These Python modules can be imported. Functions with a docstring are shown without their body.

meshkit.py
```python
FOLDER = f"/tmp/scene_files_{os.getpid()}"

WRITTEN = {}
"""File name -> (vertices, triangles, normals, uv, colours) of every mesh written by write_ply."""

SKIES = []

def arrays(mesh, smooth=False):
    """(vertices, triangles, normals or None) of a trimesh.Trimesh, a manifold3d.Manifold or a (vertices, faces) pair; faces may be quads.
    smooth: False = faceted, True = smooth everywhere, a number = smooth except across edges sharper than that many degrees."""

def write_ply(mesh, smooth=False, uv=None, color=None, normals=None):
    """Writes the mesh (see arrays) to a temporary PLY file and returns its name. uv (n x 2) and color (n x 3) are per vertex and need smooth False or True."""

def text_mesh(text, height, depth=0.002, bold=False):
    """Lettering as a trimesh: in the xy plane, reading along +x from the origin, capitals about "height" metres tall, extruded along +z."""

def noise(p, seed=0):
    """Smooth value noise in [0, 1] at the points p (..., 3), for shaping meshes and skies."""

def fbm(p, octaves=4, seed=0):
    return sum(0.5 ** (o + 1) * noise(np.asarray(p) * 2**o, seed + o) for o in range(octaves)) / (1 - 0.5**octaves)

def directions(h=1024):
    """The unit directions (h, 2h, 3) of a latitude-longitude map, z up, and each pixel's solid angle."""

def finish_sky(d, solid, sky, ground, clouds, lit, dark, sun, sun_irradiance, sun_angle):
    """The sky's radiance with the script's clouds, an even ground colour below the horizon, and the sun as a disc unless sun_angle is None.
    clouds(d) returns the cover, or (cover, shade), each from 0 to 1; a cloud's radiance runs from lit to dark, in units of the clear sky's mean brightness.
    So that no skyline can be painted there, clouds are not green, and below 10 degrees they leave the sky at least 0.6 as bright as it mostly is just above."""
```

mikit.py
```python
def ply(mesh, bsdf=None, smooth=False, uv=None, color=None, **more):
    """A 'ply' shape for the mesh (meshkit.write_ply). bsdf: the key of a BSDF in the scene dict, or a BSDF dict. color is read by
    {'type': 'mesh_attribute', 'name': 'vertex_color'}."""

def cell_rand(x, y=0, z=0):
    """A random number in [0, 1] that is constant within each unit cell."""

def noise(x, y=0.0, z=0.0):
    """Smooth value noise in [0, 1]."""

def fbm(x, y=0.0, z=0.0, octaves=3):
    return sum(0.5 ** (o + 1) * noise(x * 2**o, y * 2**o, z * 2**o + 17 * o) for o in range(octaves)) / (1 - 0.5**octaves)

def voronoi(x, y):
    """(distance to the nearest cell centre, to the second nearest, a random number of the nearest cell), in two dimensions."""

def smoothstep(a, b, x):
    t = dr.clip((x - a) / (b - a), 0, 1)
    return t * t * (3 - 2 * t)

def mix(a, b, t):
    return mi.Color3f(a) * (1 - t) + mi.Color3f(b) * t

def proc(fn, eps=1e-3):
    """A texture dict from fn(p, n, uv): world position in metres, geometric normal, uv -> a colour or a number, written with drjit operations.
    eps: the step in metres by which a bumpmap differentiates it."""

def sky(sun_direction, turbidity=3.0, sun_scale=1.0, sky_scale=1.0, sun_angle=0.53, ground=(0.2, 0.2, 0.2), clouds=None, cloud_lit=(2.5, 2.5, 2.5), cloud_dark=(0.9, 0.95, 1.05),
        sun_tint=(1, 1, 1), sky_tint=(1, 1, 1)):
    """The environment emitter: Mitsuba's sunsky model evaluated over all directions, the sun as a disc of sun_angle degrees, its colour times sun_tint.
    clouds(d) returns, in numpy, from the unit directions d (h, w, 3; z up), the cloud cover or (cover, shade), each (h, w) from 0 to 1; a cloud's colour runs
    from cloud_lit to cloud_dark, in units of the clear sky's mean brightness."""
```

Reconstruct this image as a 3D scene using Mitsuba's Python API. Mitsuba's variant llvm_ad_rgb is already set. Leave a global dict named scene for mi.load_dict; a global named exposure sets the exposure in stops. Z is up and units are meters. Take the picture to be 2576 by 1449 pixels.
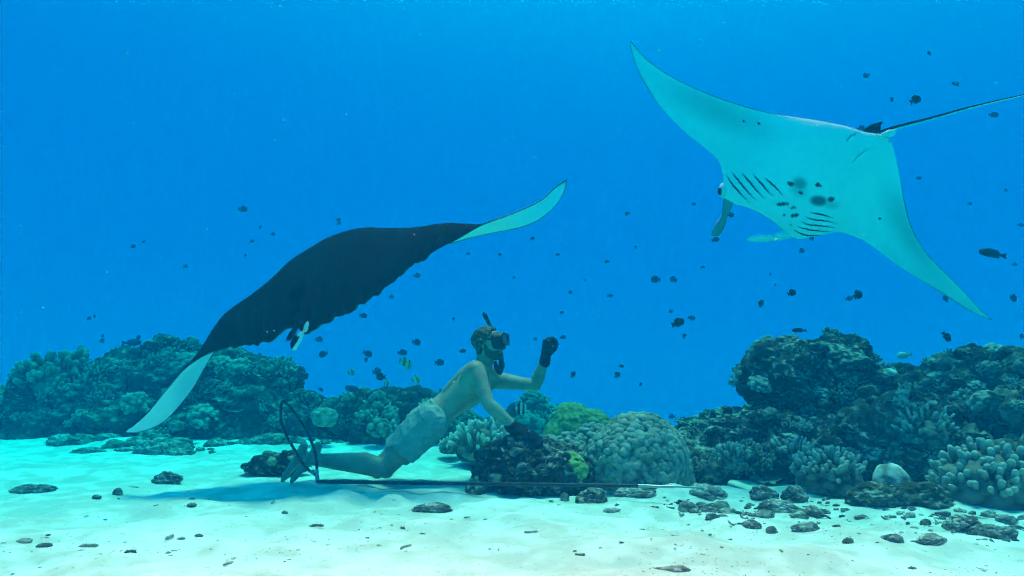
import math, numpy as np, trimesh, drjit as dr, mitsuba as mi, mikit, meshkit
import manifold3d as m3
from scipy.interpolate import PchipInterpolator
from scipy.spatial import cKDTree

T = mi.ScalarTransform4f
scene, labels = {}, {}

# ------------------------------------------------------------------ camera, light, exposure
exposure = 1.3
CAM = np.array([0, 0, 0.72]); PITCH = math.radians(7.65); F = 1679.0        # F in units of a 2576 px wide picture
FWD = np.array([0, math.cos(PITCH), math.sin(PITCH)]); UP = np.array([0, -math.sin(PITCH), math.cos(PITCH)])
scene['camera'] = {'type': 'perspective', 'fov': 2*math.degrees(math.atan(1288/F)), 'fov_axis': 'x', 'near_clip': 0.05, 'far_clip': 2000.0,
                   'to_world': T().look_at(origin=CAM.tolist(), target=(CAM+FWD).tolist(), up=[0, 0, 1]), 'medium': {'type': 'ref', 'id': 'water_medium'}}
scene['water_medium'] = {'type': 'homogeneous', 'albedo': {'type': 'rgb', 'value': [0.0, 0.30, 0.70]}, 'sigma_t': {'type': 'rgb', 'value': [0.79, 0.028, 0.026]}}
SUN = np.array([0.10, 0.14, 1.0]); SUN /= np.linalg.norm(SUN)


def glow(d):                                                                 # the lit water overhead, falling off away from the sun
    c = d @ SUN
    return np.ones(c.shape), 1-np.clip((c-0.02)/0.96, 0, 1)**5


scene['sky'] = mikit.sky(SUN.tolist(), turbidity=3, sun_scale=1.78, sun_angle=14, sun_tint=(112, 1.0, 0.77), clouds=glow,
                         cloud_lit=(0.0, 9.6, 10.0), cloud_dark=(0, 1.14, 3.95), ground=(0, 0.1, 0.3))
scene['haze'] = {'type': 'cube', 'to_world': T().translate([0, 0, -4.6]).scale([260, 260, 8.4]), 'bsdf': {'type': 'null'}, 'interior': {'type': 'ref', 'id': 'water_medium'}}
labels['haze'] = {'label': 'clear blue sea water filling the whole view above the sand', 'category': 'water', 'kind': 'stuff'}


# ------------------------------------------------------------------ helpers
def at(px, py, Y):
    """The point at depth Y metres seen in direction (px, py) of a 2576 x 1449 picture."""
    d = FWD + np.array([(px-1288)/F, 0, 0]) + UP*((724.5-py)/F)
    return CAM + d*(Y/d[1])


def tag(key, label=None, cat=None, group=None, kind=None):
    d = {k: v for k, v in dict(label=label, category=cat, group=group, kind=kind).items() if v}
    if d: labels[key] = d
    return key


def numbered(name):
    used = set(scene) | set(labels) | ROOTS
    if name not in used: ROOTS.add(name); return name
    i = 1
    while f'{name}_{i:03d}' in used: i += 1
    ROOTS.add(f'{name}_{i:03d}')
    return f'{name}_{i:03d}'


ROOTS = set()


def put(name, mesh, mat, parent=None, smooth=True, **kw):
    key = numbered(f'{parent}__{name}' if parent else name)
    scene[key] = mikit.ply(mesh, mat, smooth=smooth, **kw)
    return key


def rnd(seed): return np.random.default_rng(seed)
def unit(v): v = np.asarray(v, float); return v/np.linalg.norm(v)
def ss(a, b, x): t = np.clip((x-a)/(b-a), 0, 1); return t*t*(3-2*t)
def fbm(p, o=4, s=0): return meshkit.fbm(np.asarray(p, float)+100.0, o, s)


def tri(m):
    q = m.to_mesh()
    return trimesh.Trimesh(np.array(q.vert_properties[:, :3], float), np.array(q.tri_verts), process=False)


def ball(c, r, R=None, n=20):
    m = m3.Manifold.sphere(1.0, n).scale([float(x) for x in np.broadcast_to(r, 3)])
    if R is not None: m = m.transform(np.hstack([np.asarray(R, float), np.zeros((3, 1))]))
    return m.translate([float(x) for x in c])


def hull(*b): return m3.Manifold.batch_hull(list(b))
def union(ms): return m3.Manifold.batch_boolean(list(ms), m3.OpType.Add)
def bone(a, b, ra, rb, n=20): return hull(ball(a, ra, n=n), ball(b, rb, n=n))


def soft(m, length, it=12, lamb=0.5):
    t = tri(m.refine_to_length(length))
    t.merge_vertices()
    trimesh.smoothing.filter_taubin(t, lamb=lamb, nu=lamb+0.03, iterations=it)
    return t


def chain(pts, rads, n=14): return [bone(pts[i], pts[i+1], rads[i], rads[i+1], n) for i in range(len(pts)-1)]


def tube(pts, rads, sides=8, cap=True):
    """A closed round tube along pts."""
    p = np.asarray(pts, float); n = len(p); r = np.broadcast_to(np.asarray(rads, float), (n,))
    t = np.gradient(p, axis=0); t /= np.linalg.norm(t, axis=1, keepdims=True)+1e-12
    ref = np.array([0, 0, 1.0]) if abs(t[:, 2]).mean() < 0.85 else np.array([1.0, 0, 0])
    a = np.cross(t, ref); a /= np.linalg.norm(a, axis=1, keepdims=True)+1e-12
    b = np.cross(t, a); g = np.arange(sides)*2*np.pi/sides
    v = (p[:, None]+r[:, None, None]*(np.cos(g)[None, :, None]*a[:, None]+np.sin(g)[None, :, None]*b[:, None])).reshape(-1, 3)
    i, j = np.meshgrid(np.arange(n-1), np.arange(sides), indexing='ij')
    A, B, C, D = i*sides+j, i*sides+(j+1) % sides, (i+1)*sides+(j+1) % sides, (i+1)*sides+j
    f = np.concatenate([np.stack([A, C, B], -1).reshape(-1, 3), np.stack([A, D, C], -1).reshape(-1, 3)])
    if cap:
        v = np.vstack([v, p[:1], p[-1:]]); k = np.arange(sides)
        f = np.vstack([f, np.stack([k, (k+1) % sides, k*0+n*sides], 1), np.stack([(n-1)*sides+(k+1) % sides, (n-1)*sides+k, k*0+n*sides+1], 1)])
    return trimesh.Trimesh(v, f, process=False)


def smooth_path(pts, n):
    p = np.asarray(pts, float); u = np.r_[0, np.cumsum(np.linalg.norm(np.diff(p, axis=0), axis=1))]
    return PchipInterpolator(u, p)(np.linspace(0, u[-1], n))


def cat(ms): return trimesh.util.concatenate(list(ms))


# ------------------------------------------------------------------ materials
def rgb(c): return {'type': 'rgb', 'value': [float(x) for x in c]}
def mat(name, base, rough=0.8, spec=0.2, **kw):
    scene[name] = {'type': 'twosided', 'bsdf': {'type': 'principled', 'base_color': base if isinstance(base, dict) else rgb(base), 'roughness': rough, 'specular': spec, **kw}}
    return name


def rocky(name, dark, mid, pale, f=6.0, rough=0.95, bump=0.012, bf=40.0, pale_up=0.5):
    """Reef surface: blotches of three tones, silt lying on what faces up, a pitted relief."""
    def col(p, n, uv):
        a = mikit.fbm(p.x*f, p.y*f, p.z*f, 4); b = mikit.fbm(p.x*f*4+9, p.y*f*4, p.z*f*4, 3)
        c = mikit.mix(dark, mid, mikit.smoothstep(0.38, 0.62, a))
        return mikit.mix(c, pale, mikit.smoothstep(0.49, 0.74, b*0.6+0.4*a+pale_up*0.22*(dr.abs(n.z)-0.5)))
    def rel(p, n, uv):
        return mikit.fbm(p.x*bf, p.y*bf, p.z*bf, 3)
    scene[name] = {'type': 'twosided', 'bsdf': {'type': 'bumpmap', 'nested_texture': mikit.proc(rel, 0.004), 'scale': bump,
                   'bsdf': {'type': 'principled', 'base_color': mikit.proc(col), 'roughness': rough, 'specular': 0.1}}}
    return name


def sand_col(p, n, uv):
    a = mikit.fbm(p.x*1.3, p.y*1.3, 0, 3); b = mikit.fbm(p.x*9+3, p.y*9, 0, 3); g = mikit.noise(p.x*160, p.y*160, 5.0)
    h = mikit.noise(p.x*55, p.y*48, 2.0)
    c = mikit.mix((0.53, 0.55, 0.48), (0.72, 0.76, 0.69), mikit.smoothstep(0.32, 0.66, a*0.45+b*0.55))
    c = mikit.mix(c, (0.40, 0.38, 0.32), 0.6*mikit.smoothstep(0.74, 0.90, h*0.7+g*0.3))
    return mikit.mix(c, (0.25, 0.24, 0.22), 0.5*mikit.smoothstep(0.93, 0.97, g))


def sand_rel(p, n, uv):
    return mikit.fbm(p.x*14, p.y*14, 0, 4)+0.25*mikit.noise(p.x*120, p.y*120)


scene['sand_mat'] = {'type': 'twosided', 'bsdf': {'type': 'bumpmap', 'nested_texture': mikit.proc(sand_rel, 0.004), 'scale': 0.012,
                     'bsdf': {'type': 'diffuse', 'reflectance': mikit.proc(sand_col)}}}
rocky('rock_mat', (0.025, 0.03, 0.03), (0.065, 0.07, 0.055), (0.26, 0.26, 0.19), 5.0)
rocky('dark_rock_mat', (0.016, 0.017, 0.016), (0.042, 0.042, 0.035), (0.36, 0.35, 0.27), 9.0, bump=0.016, bf=34.0)
rocky('olive_coral_mat', (0.08, 0.11, 0.07), (0.15, 0.18, 0.12), (0.30, 0.33, 0.23), 10.0, bump=0.005, bf=70.0)
rocky('green_coral_mat', (0.06, 0.13, 0.04), (0.12, 0.22, 0.06), (0.22, 0.32, 0.11), 9.0, bump=0.005, bf=60.0)
rocky('lime_coral_mat', (0.07, 0.17, 0.04), (0.18, 0.36, 0.06), (0.36, 0.58, 0.13), 14.0, bump=0.004, bf=70.0)
rocky('pale_coral_mat', (0.12, 0.12, 0.09), (0.22, 0.22, 0.17), (0.46, 0.46, 0.36), 14.0, bump=0.004, bf=80.0)
rocky('brown_coral_mat', (0.035, 0.04, 0.03), (0.075, 0.08, 0.055), (0.28, 0.28, 0.20), 12.0, bump=0.006, bf=60.0)
rocky('rubble_mat', (0.11, 0.105, 0.09), (0.24, 0.23, 0.19), (0.52, 0.50, 0.42), 16.0, bump=0.006, bf=60.0)
rocky('dark_rubble_mat', (0.06, 0.06, 0.055), (0.15, 0.145, 0.12), (0.42, 0.40, 0.33), 20.0, bump=0.006, bf=60.0)


TONES = {'brown': ((.025, .030, .023), (.28, .29, .21)), 'olive': ((.075, .105, .07), (.34, .38, .27)), 'pale': ((.045, .052, .04), (.38, .40, .31)), 'chalk': ((.13, .14, .115), (.58, .60, .50)), 'knob': ((.07, .10, .075), (.29, .335, .255)),
         'green': ((.06, .12, .045), (.20, .30, .12)), 'lime': ((.07, .13, .045), (.34, .52, .14)), 'dead': ((.018, .020, .018), (.22, .22, .17))}


def coral_rel(p, n, uv): return mikit.fbm(p.x*75, p.y*75, p.z*75, 3)


scene['coral_mat'] = {'type': 'twosided', 'bsdf': {'type': 'bumpmap', 'nested_texture': mikit.proc(coral_rel, .003), 'scale': .006,
                      'bsdf': {'type': 'principled', 'base_color': {'type': 'mesh_attribute', 'name': 'vertex_color'}, 'roughness': .95, 'specular': .08}}}


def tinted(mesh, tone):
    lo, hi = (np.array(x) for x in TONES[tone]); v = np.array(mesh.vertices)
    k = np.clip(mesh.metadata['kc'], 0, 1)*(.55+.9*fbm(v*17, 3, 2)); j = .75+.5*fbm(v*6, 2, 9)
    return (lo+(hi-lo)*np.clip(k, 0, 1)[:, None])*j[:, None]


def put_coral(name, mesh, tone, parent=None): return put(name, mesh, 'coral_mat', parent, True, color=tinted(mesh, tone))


def catk(ms):
    t = trimesh.util.concatenate(list(ms)); t.metadata['kc'] = np.concatenate([m.metadata['kc'] for m in ms]); return t


# ------------------------------------------------------------------ the sea floor
MOUNDS = [(870, 1262, .13, .05), (985, 1268, .12, .055), (720, 1250, .11, .035), (1690, 1252, .17, .05), (560, 1395, .10, .03), (1100, 1330, .16, .035), (1340, 1345, .14, .03),
          (930, 1320, .12, .03), (1750, 1390, .2, .035), (2050, 1420, .2, .03), (400, 1300, .25, .02), (1830, 1330, .18, .03), (2240, 1400, .2, .03), (320, 1120, .5, .05), (200, 1180, .5, .03),
          (1120, 1255, .14, .03), (620, 1330, .16, .02), (1500, 1380, .22, .025), (800, 1400, .16, .03), (2330, 1280, .5, .06), (1150, 1150, .5, .06)]
MW = []
for mx, my, mr, mh in MOUNDS:
    d = at(mx, my, 1.0)-CAM
    q = CAM+d*(-CAM[2]/d[2]); MW.append((q[0], q[1], mr, mh))


def gz(x, y):
    x, y = np.broadcast_arrays(np.asarray(x, float), np.asarray(y, float))
    q = np.stack([x, y, 0*x], -1)
    z = 0.07*(fbm(q*0.7, 3, 3)-0.5)*np.clip(y/6, 0.4, 1)+0.075*(fbm(q*2.6, 3, 11)-0.5)+0.026*(fbm(q*8, 3, 5)-0.5)
    z += 0.022*(1-np.abs(2*meshkit.noise(q*np.array([3.6, 6.0, 1])+50, 8)-1))
    for cx, cy, r, h in MW:
        k = np.exp(-((x-cx)**2+((y-cy)*1.2)**2)/(r*r)); z = z+h*k**1.5
    return z-12*ss(9.5, 40, y)**0.85


def ground(px, py):
    """The point of the sea floor seen in direction (px, py)."""
    d = at(px, py, 1.0)-CAM; t = -CAM[2]/min(d[2], -1e-3)
    for _ in range(6):
        p = CAM+d*t; t -= (p[2]-float(gz(p[0], p[1])))/d[2]*0.8*-1*-1 if False else (float(gz(p[0], p[1]))-p[2])/d[2]*-0.8
    return CAM+d*t


def axis(fine, lim, far, k):
    a, s = [0.0], fine
    while a[-1] < far:
        s = fine*(1+max(0, a[-1])*k) if a[-1] < lim else s*1.12
        a.append(a[-1]+s)
    return np.array(a)


ax = axis(0.016, 7, 250, 0.40); gx = np.r_[-ax[:0:-1], ax]
ay = axis(0.013, 9, 245, 0.50); ab = axis(0.08, 2, 60, 1.0); gy = np.r_[1.6-ab[:0:-1], 1.6+ay]
X, Yg = np.meshgrid(gx, gy); Z = gz(X, Yg)
nx = len(gx); ii, jj = np.meshgrid(np.arange(len(gy)-1), np.arange(nx-1), indexing='ij'); b0 = (ii*nx+jj).ravel()
sandm = trimesh.Trimesh(np.stack([X, Yg, Z], -1).reshape(-1, 3), np.vstack([np.stack([b0, b0+1, b0+nx+1], 1), np.stack([b0, b0+nx+1, b0+nx], 1)]), process=False)
tag(put('sand', sandm, 'sand_mat'), 'pale rippled sand of the sea floor', None, None, 'structure')


# ------------------------------------------------------------------ reef shapes
def craggy(t, amps, seed):
    """Push a mesh in and out along its normals: broad knuckles, ledges, pits."""
    p = np.array(t.vertices); n = np.array(t.vertex_normals); o = np.zeros(len(p))
    for k, (f, a, kind) in enumerate(amps):
        v = fbm(p*f, 3, seed+k)
        o += a*((1-np.abs(2*v-1)*2.2) if kind == 'r' else (v-0.5)*2)
    p = p+n*o[:, None]
    w = 0.25*amps[0][1]
    p += w*np.stack([fbm(p*4, 2, seed+20)-.5, fbm(p*4, 2, seed+21)-.5, fbm(p*7, 2, seed+22)-.5], -1)*2
    return trimesh.Trimesh(p, t.faces, process=False)


def reef_mesh(blobs, length, amps, seed, holes=()):
    ms = [ball(at(a, b, c), (rx, ry, rz), n=24) for a, b, c, rx, ry, rz in blobs]
    m = union(ms)
    for a, b, c, rx, ry, rz in holes: m = m-ball(at(a, b, c), (rx, ry, rz), n=20)
    t = tri(m.refine_to_length(length)); t.merge_vertices()
    trimesh.smoothing.filter_taubin(t, iterations=8)
    return craggy(t, amps, seed)


def fib(n, seed, jit=0.8):
    k = np.arange(n)+0.5; ph = np.arccos(1-2*k/n); th = np.pi*(1+5**0.5)*k
    v = np.stack([np.cos(th)*np.sin(ph), np.sin(th)*np.sin(ph), np.cos(ph)], 1)+rnd(seed).normal(0, jit/np.sqrt(n), (n, 3))*1.6
    return v/np.linalg.norm(v, axis=1, keepdims=True)


def knobby(c, r, nk, amp, seed, sub=4, lump=0.12, R=None, low=-0.35, sharp=0.5):
    """A coral head: an uneven dome set all over with knobs."""
    s = trimesh.creation.icosphere(sub); d = np.array(s.vertices); k = fib(nk, seed)
    dist, idx = cKDTree(k).query(d, k=2)
    w = np.sqrt(4*np.pi/nk)*0.62
    g = rnd(seed+5).uniform(0.55, 1.25, nk)[idx[:, 0]]
    bump = np.clip(1-(dist[:, 0]/w)**2, 0, 1)**sharp*g
    rad = 1+lump*(fbm(d*1.6+seed*3.1, 3, seed)-0.5)*2+amp*bump+0.25*amp*(fbm(d*nk**0.5*1.1, 2, seed+3)-0.5)
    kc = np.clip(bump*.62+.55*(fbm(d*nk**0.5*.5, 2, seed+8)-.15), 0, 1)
    v = d*rad[:, None]
    v[:, 2] = np.maximum(v[:, 2], low-0.05*fbm(d*4, 2, seed))
    v = v*np.broadcast_to(r, 3)
    if R is not None: v = v@np.asarray(R).T
    return trimesh.Trimesh(v+np.asarray(c), s.faces, process=False, metadata={'kc': kc})


def basis(z, seed=0):
    z = unit(z); x = np.cross(z, rnd(seed).normal(size=3)); x = unit(x)
    return np.stack([x, np.cross(z, x), z], 1)


def finger(p, d, L, r, seed, sides=9, tip=1.0):
    g = rnd(seed); d = unit(d); side = unit(np.cross(d, g.normal(size=3)))
    u = np.array([0, .25, .5, .72, .88, .96, 1.0]) if sides > 7 else np.array([.1, .45, .78, .94, 1.0]); bend = g.uniform(-.25, .25)
    pts = np.asarray(p)+np.outer(u*L, d)+np.outer(bend*L*u**2, side)+np.outer(L*0.2*u**2, [0, 0, 1])
    rr = r*np.interp(u, [0, .25, .5, .72, .88, .96, 1], np.array([1.0, .95, .95*tip, 1.02*tip, .88*tip, .6*tip, .2*tip]))*g.uniform(.85, 1.15)*(1+g.uniform(-.08, .08, len(u)))
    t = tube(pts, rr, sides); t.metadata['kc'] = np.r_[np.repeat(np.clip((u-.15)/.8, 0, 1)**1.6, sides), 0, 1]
    t.vertices += np.array(t.vertex_normals)*(r*0.22*(fbm(np.array(t.vertices)/r*0.55, 2, seed % 50)-0.5))[:, None]
    return t


def colony(c, R0, n, L, r, seed, up=(0, 0, 1), flat=0.7, spread=75, tip=1.0, sides=9, fork=0.0):
    """Fingers standing on a low dome: (dome mesh, list of finger meshes)."""
    g = rnd(seed); B = basis(up, seed); out = []
    for k in range(n):
        a = math.radians(spread)*math.sqrt((k+.5)/n); th = k*2.39996+g.normal(0, .25)
        d = B@np.array([math.sin(a)*math.cos(th), math.sin(a)*math.sin(th), math.cos(a)])
        base = np.asarray(c)+B@(np.array([R0, R0, R0*flat])*np.array([math.sin(a)*math.cos(th), math.sin(a)*math.sin(th), math.cos(a)]))*0.9
        l = L*g.uniform(.65, 1.25)
        f = finger(base-d*r, unit(d+np.asarray(up)*0.35+g.normal(0, .12, 3)), l, r, seed*97+k, sides, tip)
        if g.random() < fork:
            f2 = finger(base+d*l*.35, unit(d+g.normal(0, .5, 3)+np.asarray(up)*.2), l*.6, r*.85, seed*97+k+50, sides, tip)
            f = catk([f, f2])
        out.append(f)
    dome = knobby(c, (R0*.92, R0*.92, R0*flat*.92), 90 if sides > 7 else 40, .12, seed, 4 if sides > 7 else 3, .2, low=-0.6)
    return dome, out


def plates(c, R, n, seed, tilt=0.25):
    """Thin wavy shelves, one above the other."""
    g = rnd(seed); ms = []
    for k in range(n):
        m, q = 26, 4; th = np.linspace(0, 2*np.pi, m, endpoint=False); rr = R*g.uniform(.55, 1)
        rim = 1+.18*np.sin(3*th+g.uniform(0, 6))+.10*np.sin(7*th+g.uniform(0, 6))+.05*g.normal(size=m)
        top, bot = [], []
        for i in range(q):
            u = (i+1)/q; x, y = rr*u*rim**u*np.cos(th), rr*u*rim**u*np.sin(th)*.8
            z = rr*(.22*u**2+.04*u*np.sin(5*th+k))+rr*.03*g.normal(size=m)
            top.append(np.stack([x, y, z], 1)); bot.append(np.stack([x, y, z-rr*.10*(1.15-u)], 1))
        v = np.vstack(top+bot+[[[0, 0, 0], [0, 0, -rr*.12]]]); f = []; N = q*m
        for i in range(q-1):
            for j in range(m):
                a, b, cc, d = i*m+j, i*m+(j+1) % m, (i+1)*m+(j+1) % m, (i+1)*m+j
                f += [[a, d, cc], [a, cc, b], [N+a, N+cc, N+d], [N+a, N+b, N+cc]]
        for j in range(m):
            j2 = (j+1) % m; a, b = (q-1)*m+j, (q-1)*m+j2
            f += [[a, N+a, N+b], [a, N+b, b], [j, j2, 2*N], [N+j2, N+j, 2*N+1]]
        A = basis(unit([g.normal(0, tilt), g.normal(0, tilt)-.15, 1]), seed+k)
        off = np.array([g.normal(0, R*.25), g.normal(0, R*.2), (k-n/2)*R*.28])
        ms.append(trimesh.Trimesh(v@A.T+np.asarray(c)+off, np.array(f), process=False))
    return ms


def stone(c, r, seed, sub=3, rough=0.28, rz=0):
    s = trimesh.creation.icosphere(sub); d = np.array(s.vertices)
    rad = 1+rough*2*(fbm(d*1.3+seed*1.7, 3, seed)-0.5)+rough*.5*(fbm(d*5+seed, 3, seed+2)-.5)
    rad = rad+.16*(1-np.abs(2*fbm(d*2.6+seed, 2, seed+6)-1)*2.4)*(rough > .4)+.07*(1-np.abs(2*fbm(d*7+seed, 2, seed+7)-1)*2.2)*(rough > .4)
    v = d*rad[:, None]*np.broadcast_to(r, 3); ca, sa = math.cos(rz), math.sin(rz)
    v = v@np.array([[ca, sa, 0], [-sa, ca, 0], [0, 0, 1]])
    return trimesh.Trimesh(v+np.asarray(c), s.faces, process=False)


# ------------------------------------------------------------------ reef rocks
BIG = [(1.6, .12, 'n'), (3.6, .10, 'r'), (8, .06, 'r'), (20, .022, 'r')]
MIDR = [(3.0, .05, 'n'), (7, .05, 'r'), (15, .032, 'r'), (36, .010, 'n')]
reefs = {}


def reef(key, label, blobs, length, amps, seed, m='rock_mat', holes=()):
    t = reef_mesh(blobs, length, amps, seed, holes)
    k = put('reef_rock', t, m); tag(k, label, 'reef rock'); reefs[key] = t
    return k


reef('left', 'long grey coral rock mound on the left behind the black manta ray',
     [(-80, 1090, 8.8, .6, .6, .33), (40, 1065, 8.7, .5, .6, .33), (140, 1035, 8.7, .42, .55, .38), (235, 1025, 8.8, .45, .6, .42), (330, 1005, 8.9, .66, .7, .52), (450, 998, 8.9, .6, .7, .52), (560, 1003, 8.8, .6, .6, .52),
      (645, 1020, 8.5, .42, .5, .47), (690, 1040, 8.3, .22, .4, .4), (600, 1070, 8.0, .4, .3, .25), (300, 1070, 8.2, .7, .4, .25), (120, 1080, 8.3, .4, .4, .17), (470, 1075, 8.1, .5, .3, .2)],
     .035, BIG, 4, holes=[(430, 985, 8.0, .38, .35, .16), (560, 1045, 7.9, .3, .25, .13), (250, 1035, 8.0, .25, .25, .1)])
reef('mid', 'low broken coral ridge behind the swimmer\'s legs',
     [(765, 1055, 8.2, .3, .4, .27), (830, 1060, 8.1, .3, .35, .2), (900, 1050, 7.9, .3, .3, .22), (985, 1045, 7.6, .3, .3, .25), (1045, 1035, 7.5, .26, .3, .22), (1110, 1060, 7.4, .3, .3, .2), (940, 1090, 7.3, .25, .2, .14)],
     .03, MIDR, 9)
reef('far', 'hazy blue coral hillock far behind the propping arm',
     [(1325, 1060, 9.2, .3, .3, .24), (1380, 1062, 9.6, .28, .3, .2), (1290, 1085, 8.6, .4, .3, .16), (1430, 1075, 9.0, .3, .3, .16)], .04, MIDR, 12)
reef('right', 'tall dark craggy reef outcrop under the belly of the pale manta ray',
     [(1968, 968, 5.7, .16, .3, .27), (1925, 955, 5.55, .11, .2, .10), (2010, 990, 5.9, .22, .35, .19), (2105, 955, 5.9, .17, .3, .27), (2075, 1018, 6.0, .36, .5, .26), (2155, 985, 5.8, .10, .2, .20), (1990, 1055, 5.6, .22, .3, .29),
      (1838, 1092, 5.8, .20, .3, .11), (1750, 1118, 5.9, .22, .3, .10), (2220, 1045, 5.9, .35, .4, .28), (1930, 1135, 5.2, .45, .4, .20), (2100, 1140, 5.1, .5, .4, .2), (1740, 1165, 5.2, .25, .3, .11), (2040, 1095, 5.8, .55, .4, .28)],
     .016, [(2.2, .08, 'n'), (4.2, .10, 'r'), (9.5, .06, 'r'), (23, .022, 'r'), (50, .006, 'n')], 21, 'dark_rock_mat', holes=[(2030, 1040, 5.25, .26, .42, .19), (1905, 1018, 5.4, .14, .4, .07), (2110, 1085, 4.9, .30, .35, .13), (2215, 1065, 5.3, .2, .3, .10), (1960, 1100, 4.9, .16, .3, .08)])
reef('right_end', 'broad rounded reef block at the right edge behind the finger corals',
     [(2345, 1020, 5.6, .35, .4, .24), (2440, 1000, 5.3, .3, .4, .27), (2545, 1005, 5.2, .35, .4, .28), (2660, 1020, 5.0, .4, .4, .28), (2300, 1120, 4.9, .45, .4, .24), (2480, 1120, 4.7, .45, .4, .26), (2620, 1130, 4.4, .4, .4, .3)],
     .016, [(2.2, .07, 'n'), (4.2, .08, 'r'), (9.5, .05, 'r'), (23, .020, 'r'), (50, .006, 'n')], 27, 'rock_mat', holes=[(2495, 1080, 4.45, .26, .40, .14), (2235, 1110, 4.55, .2, .3, .09), (2385, 1060, 5.0, .12, .3, .08)])

# the rock the swimmer leans on, and the coral heads beside it
t = reef_mesh([(1320, 1185, 4.5, .27, .26, .17), (1400, 1190, 4.5, .2, .25, .15), (1270, 1205, 4.5, .16, .2, .12), (1360, 1170, 4.58, .2, .2, .12)], .010, [(4, .03, 'n'), (9, .035, 'r'), (20, .030, 'r'), (44, .013, 'r')], 31)
tag(put('coral_rock', t, 'dark_rock_mat'), 'dark weedy boulder that the swimmer rests a gloved hand on', 'coral rock')
reefs['lean'] = t
big = knobby(at(1606, 1172, 4.55), (.318, .31, .322), 1150, .058, 5, 6, .10, low=-0.8, sharp=.75)
kc = big.metadata['kc']; big = craggy(big, [(5, .020, 'n'), (13, .016, 'r'), (30, .007, 'r')], 15); big.metadata['kc'] = kc*(.45+1.1*fbm(np.array(big.vertices)*9, 3, 4))
side = knobby(at(1690, 1165, 4.42), (.10, .14, .19), 210, .09, 8, 5, .10, low=-1.2)
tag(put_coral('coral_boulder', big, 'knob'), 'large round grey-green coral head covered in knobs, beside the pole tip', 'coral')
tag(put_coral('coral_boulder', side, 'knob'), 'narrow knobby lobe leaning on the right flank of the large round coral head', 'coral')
g1 = catk([knobby(at(1440, 1090, 5.7), (.22, .25, .245), 420, .045, 14, 5, .12, low=-.9), knobby(at(1490, 1088, 5.62), (.19, .2, .19), 300, .05, 16, 5, .12, low=-.9)])
tag(put_coral('coral_boulder', g1, 'green'), 'yellow-green domed coral boulder behind the gloved hand', 'coral')
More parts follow.
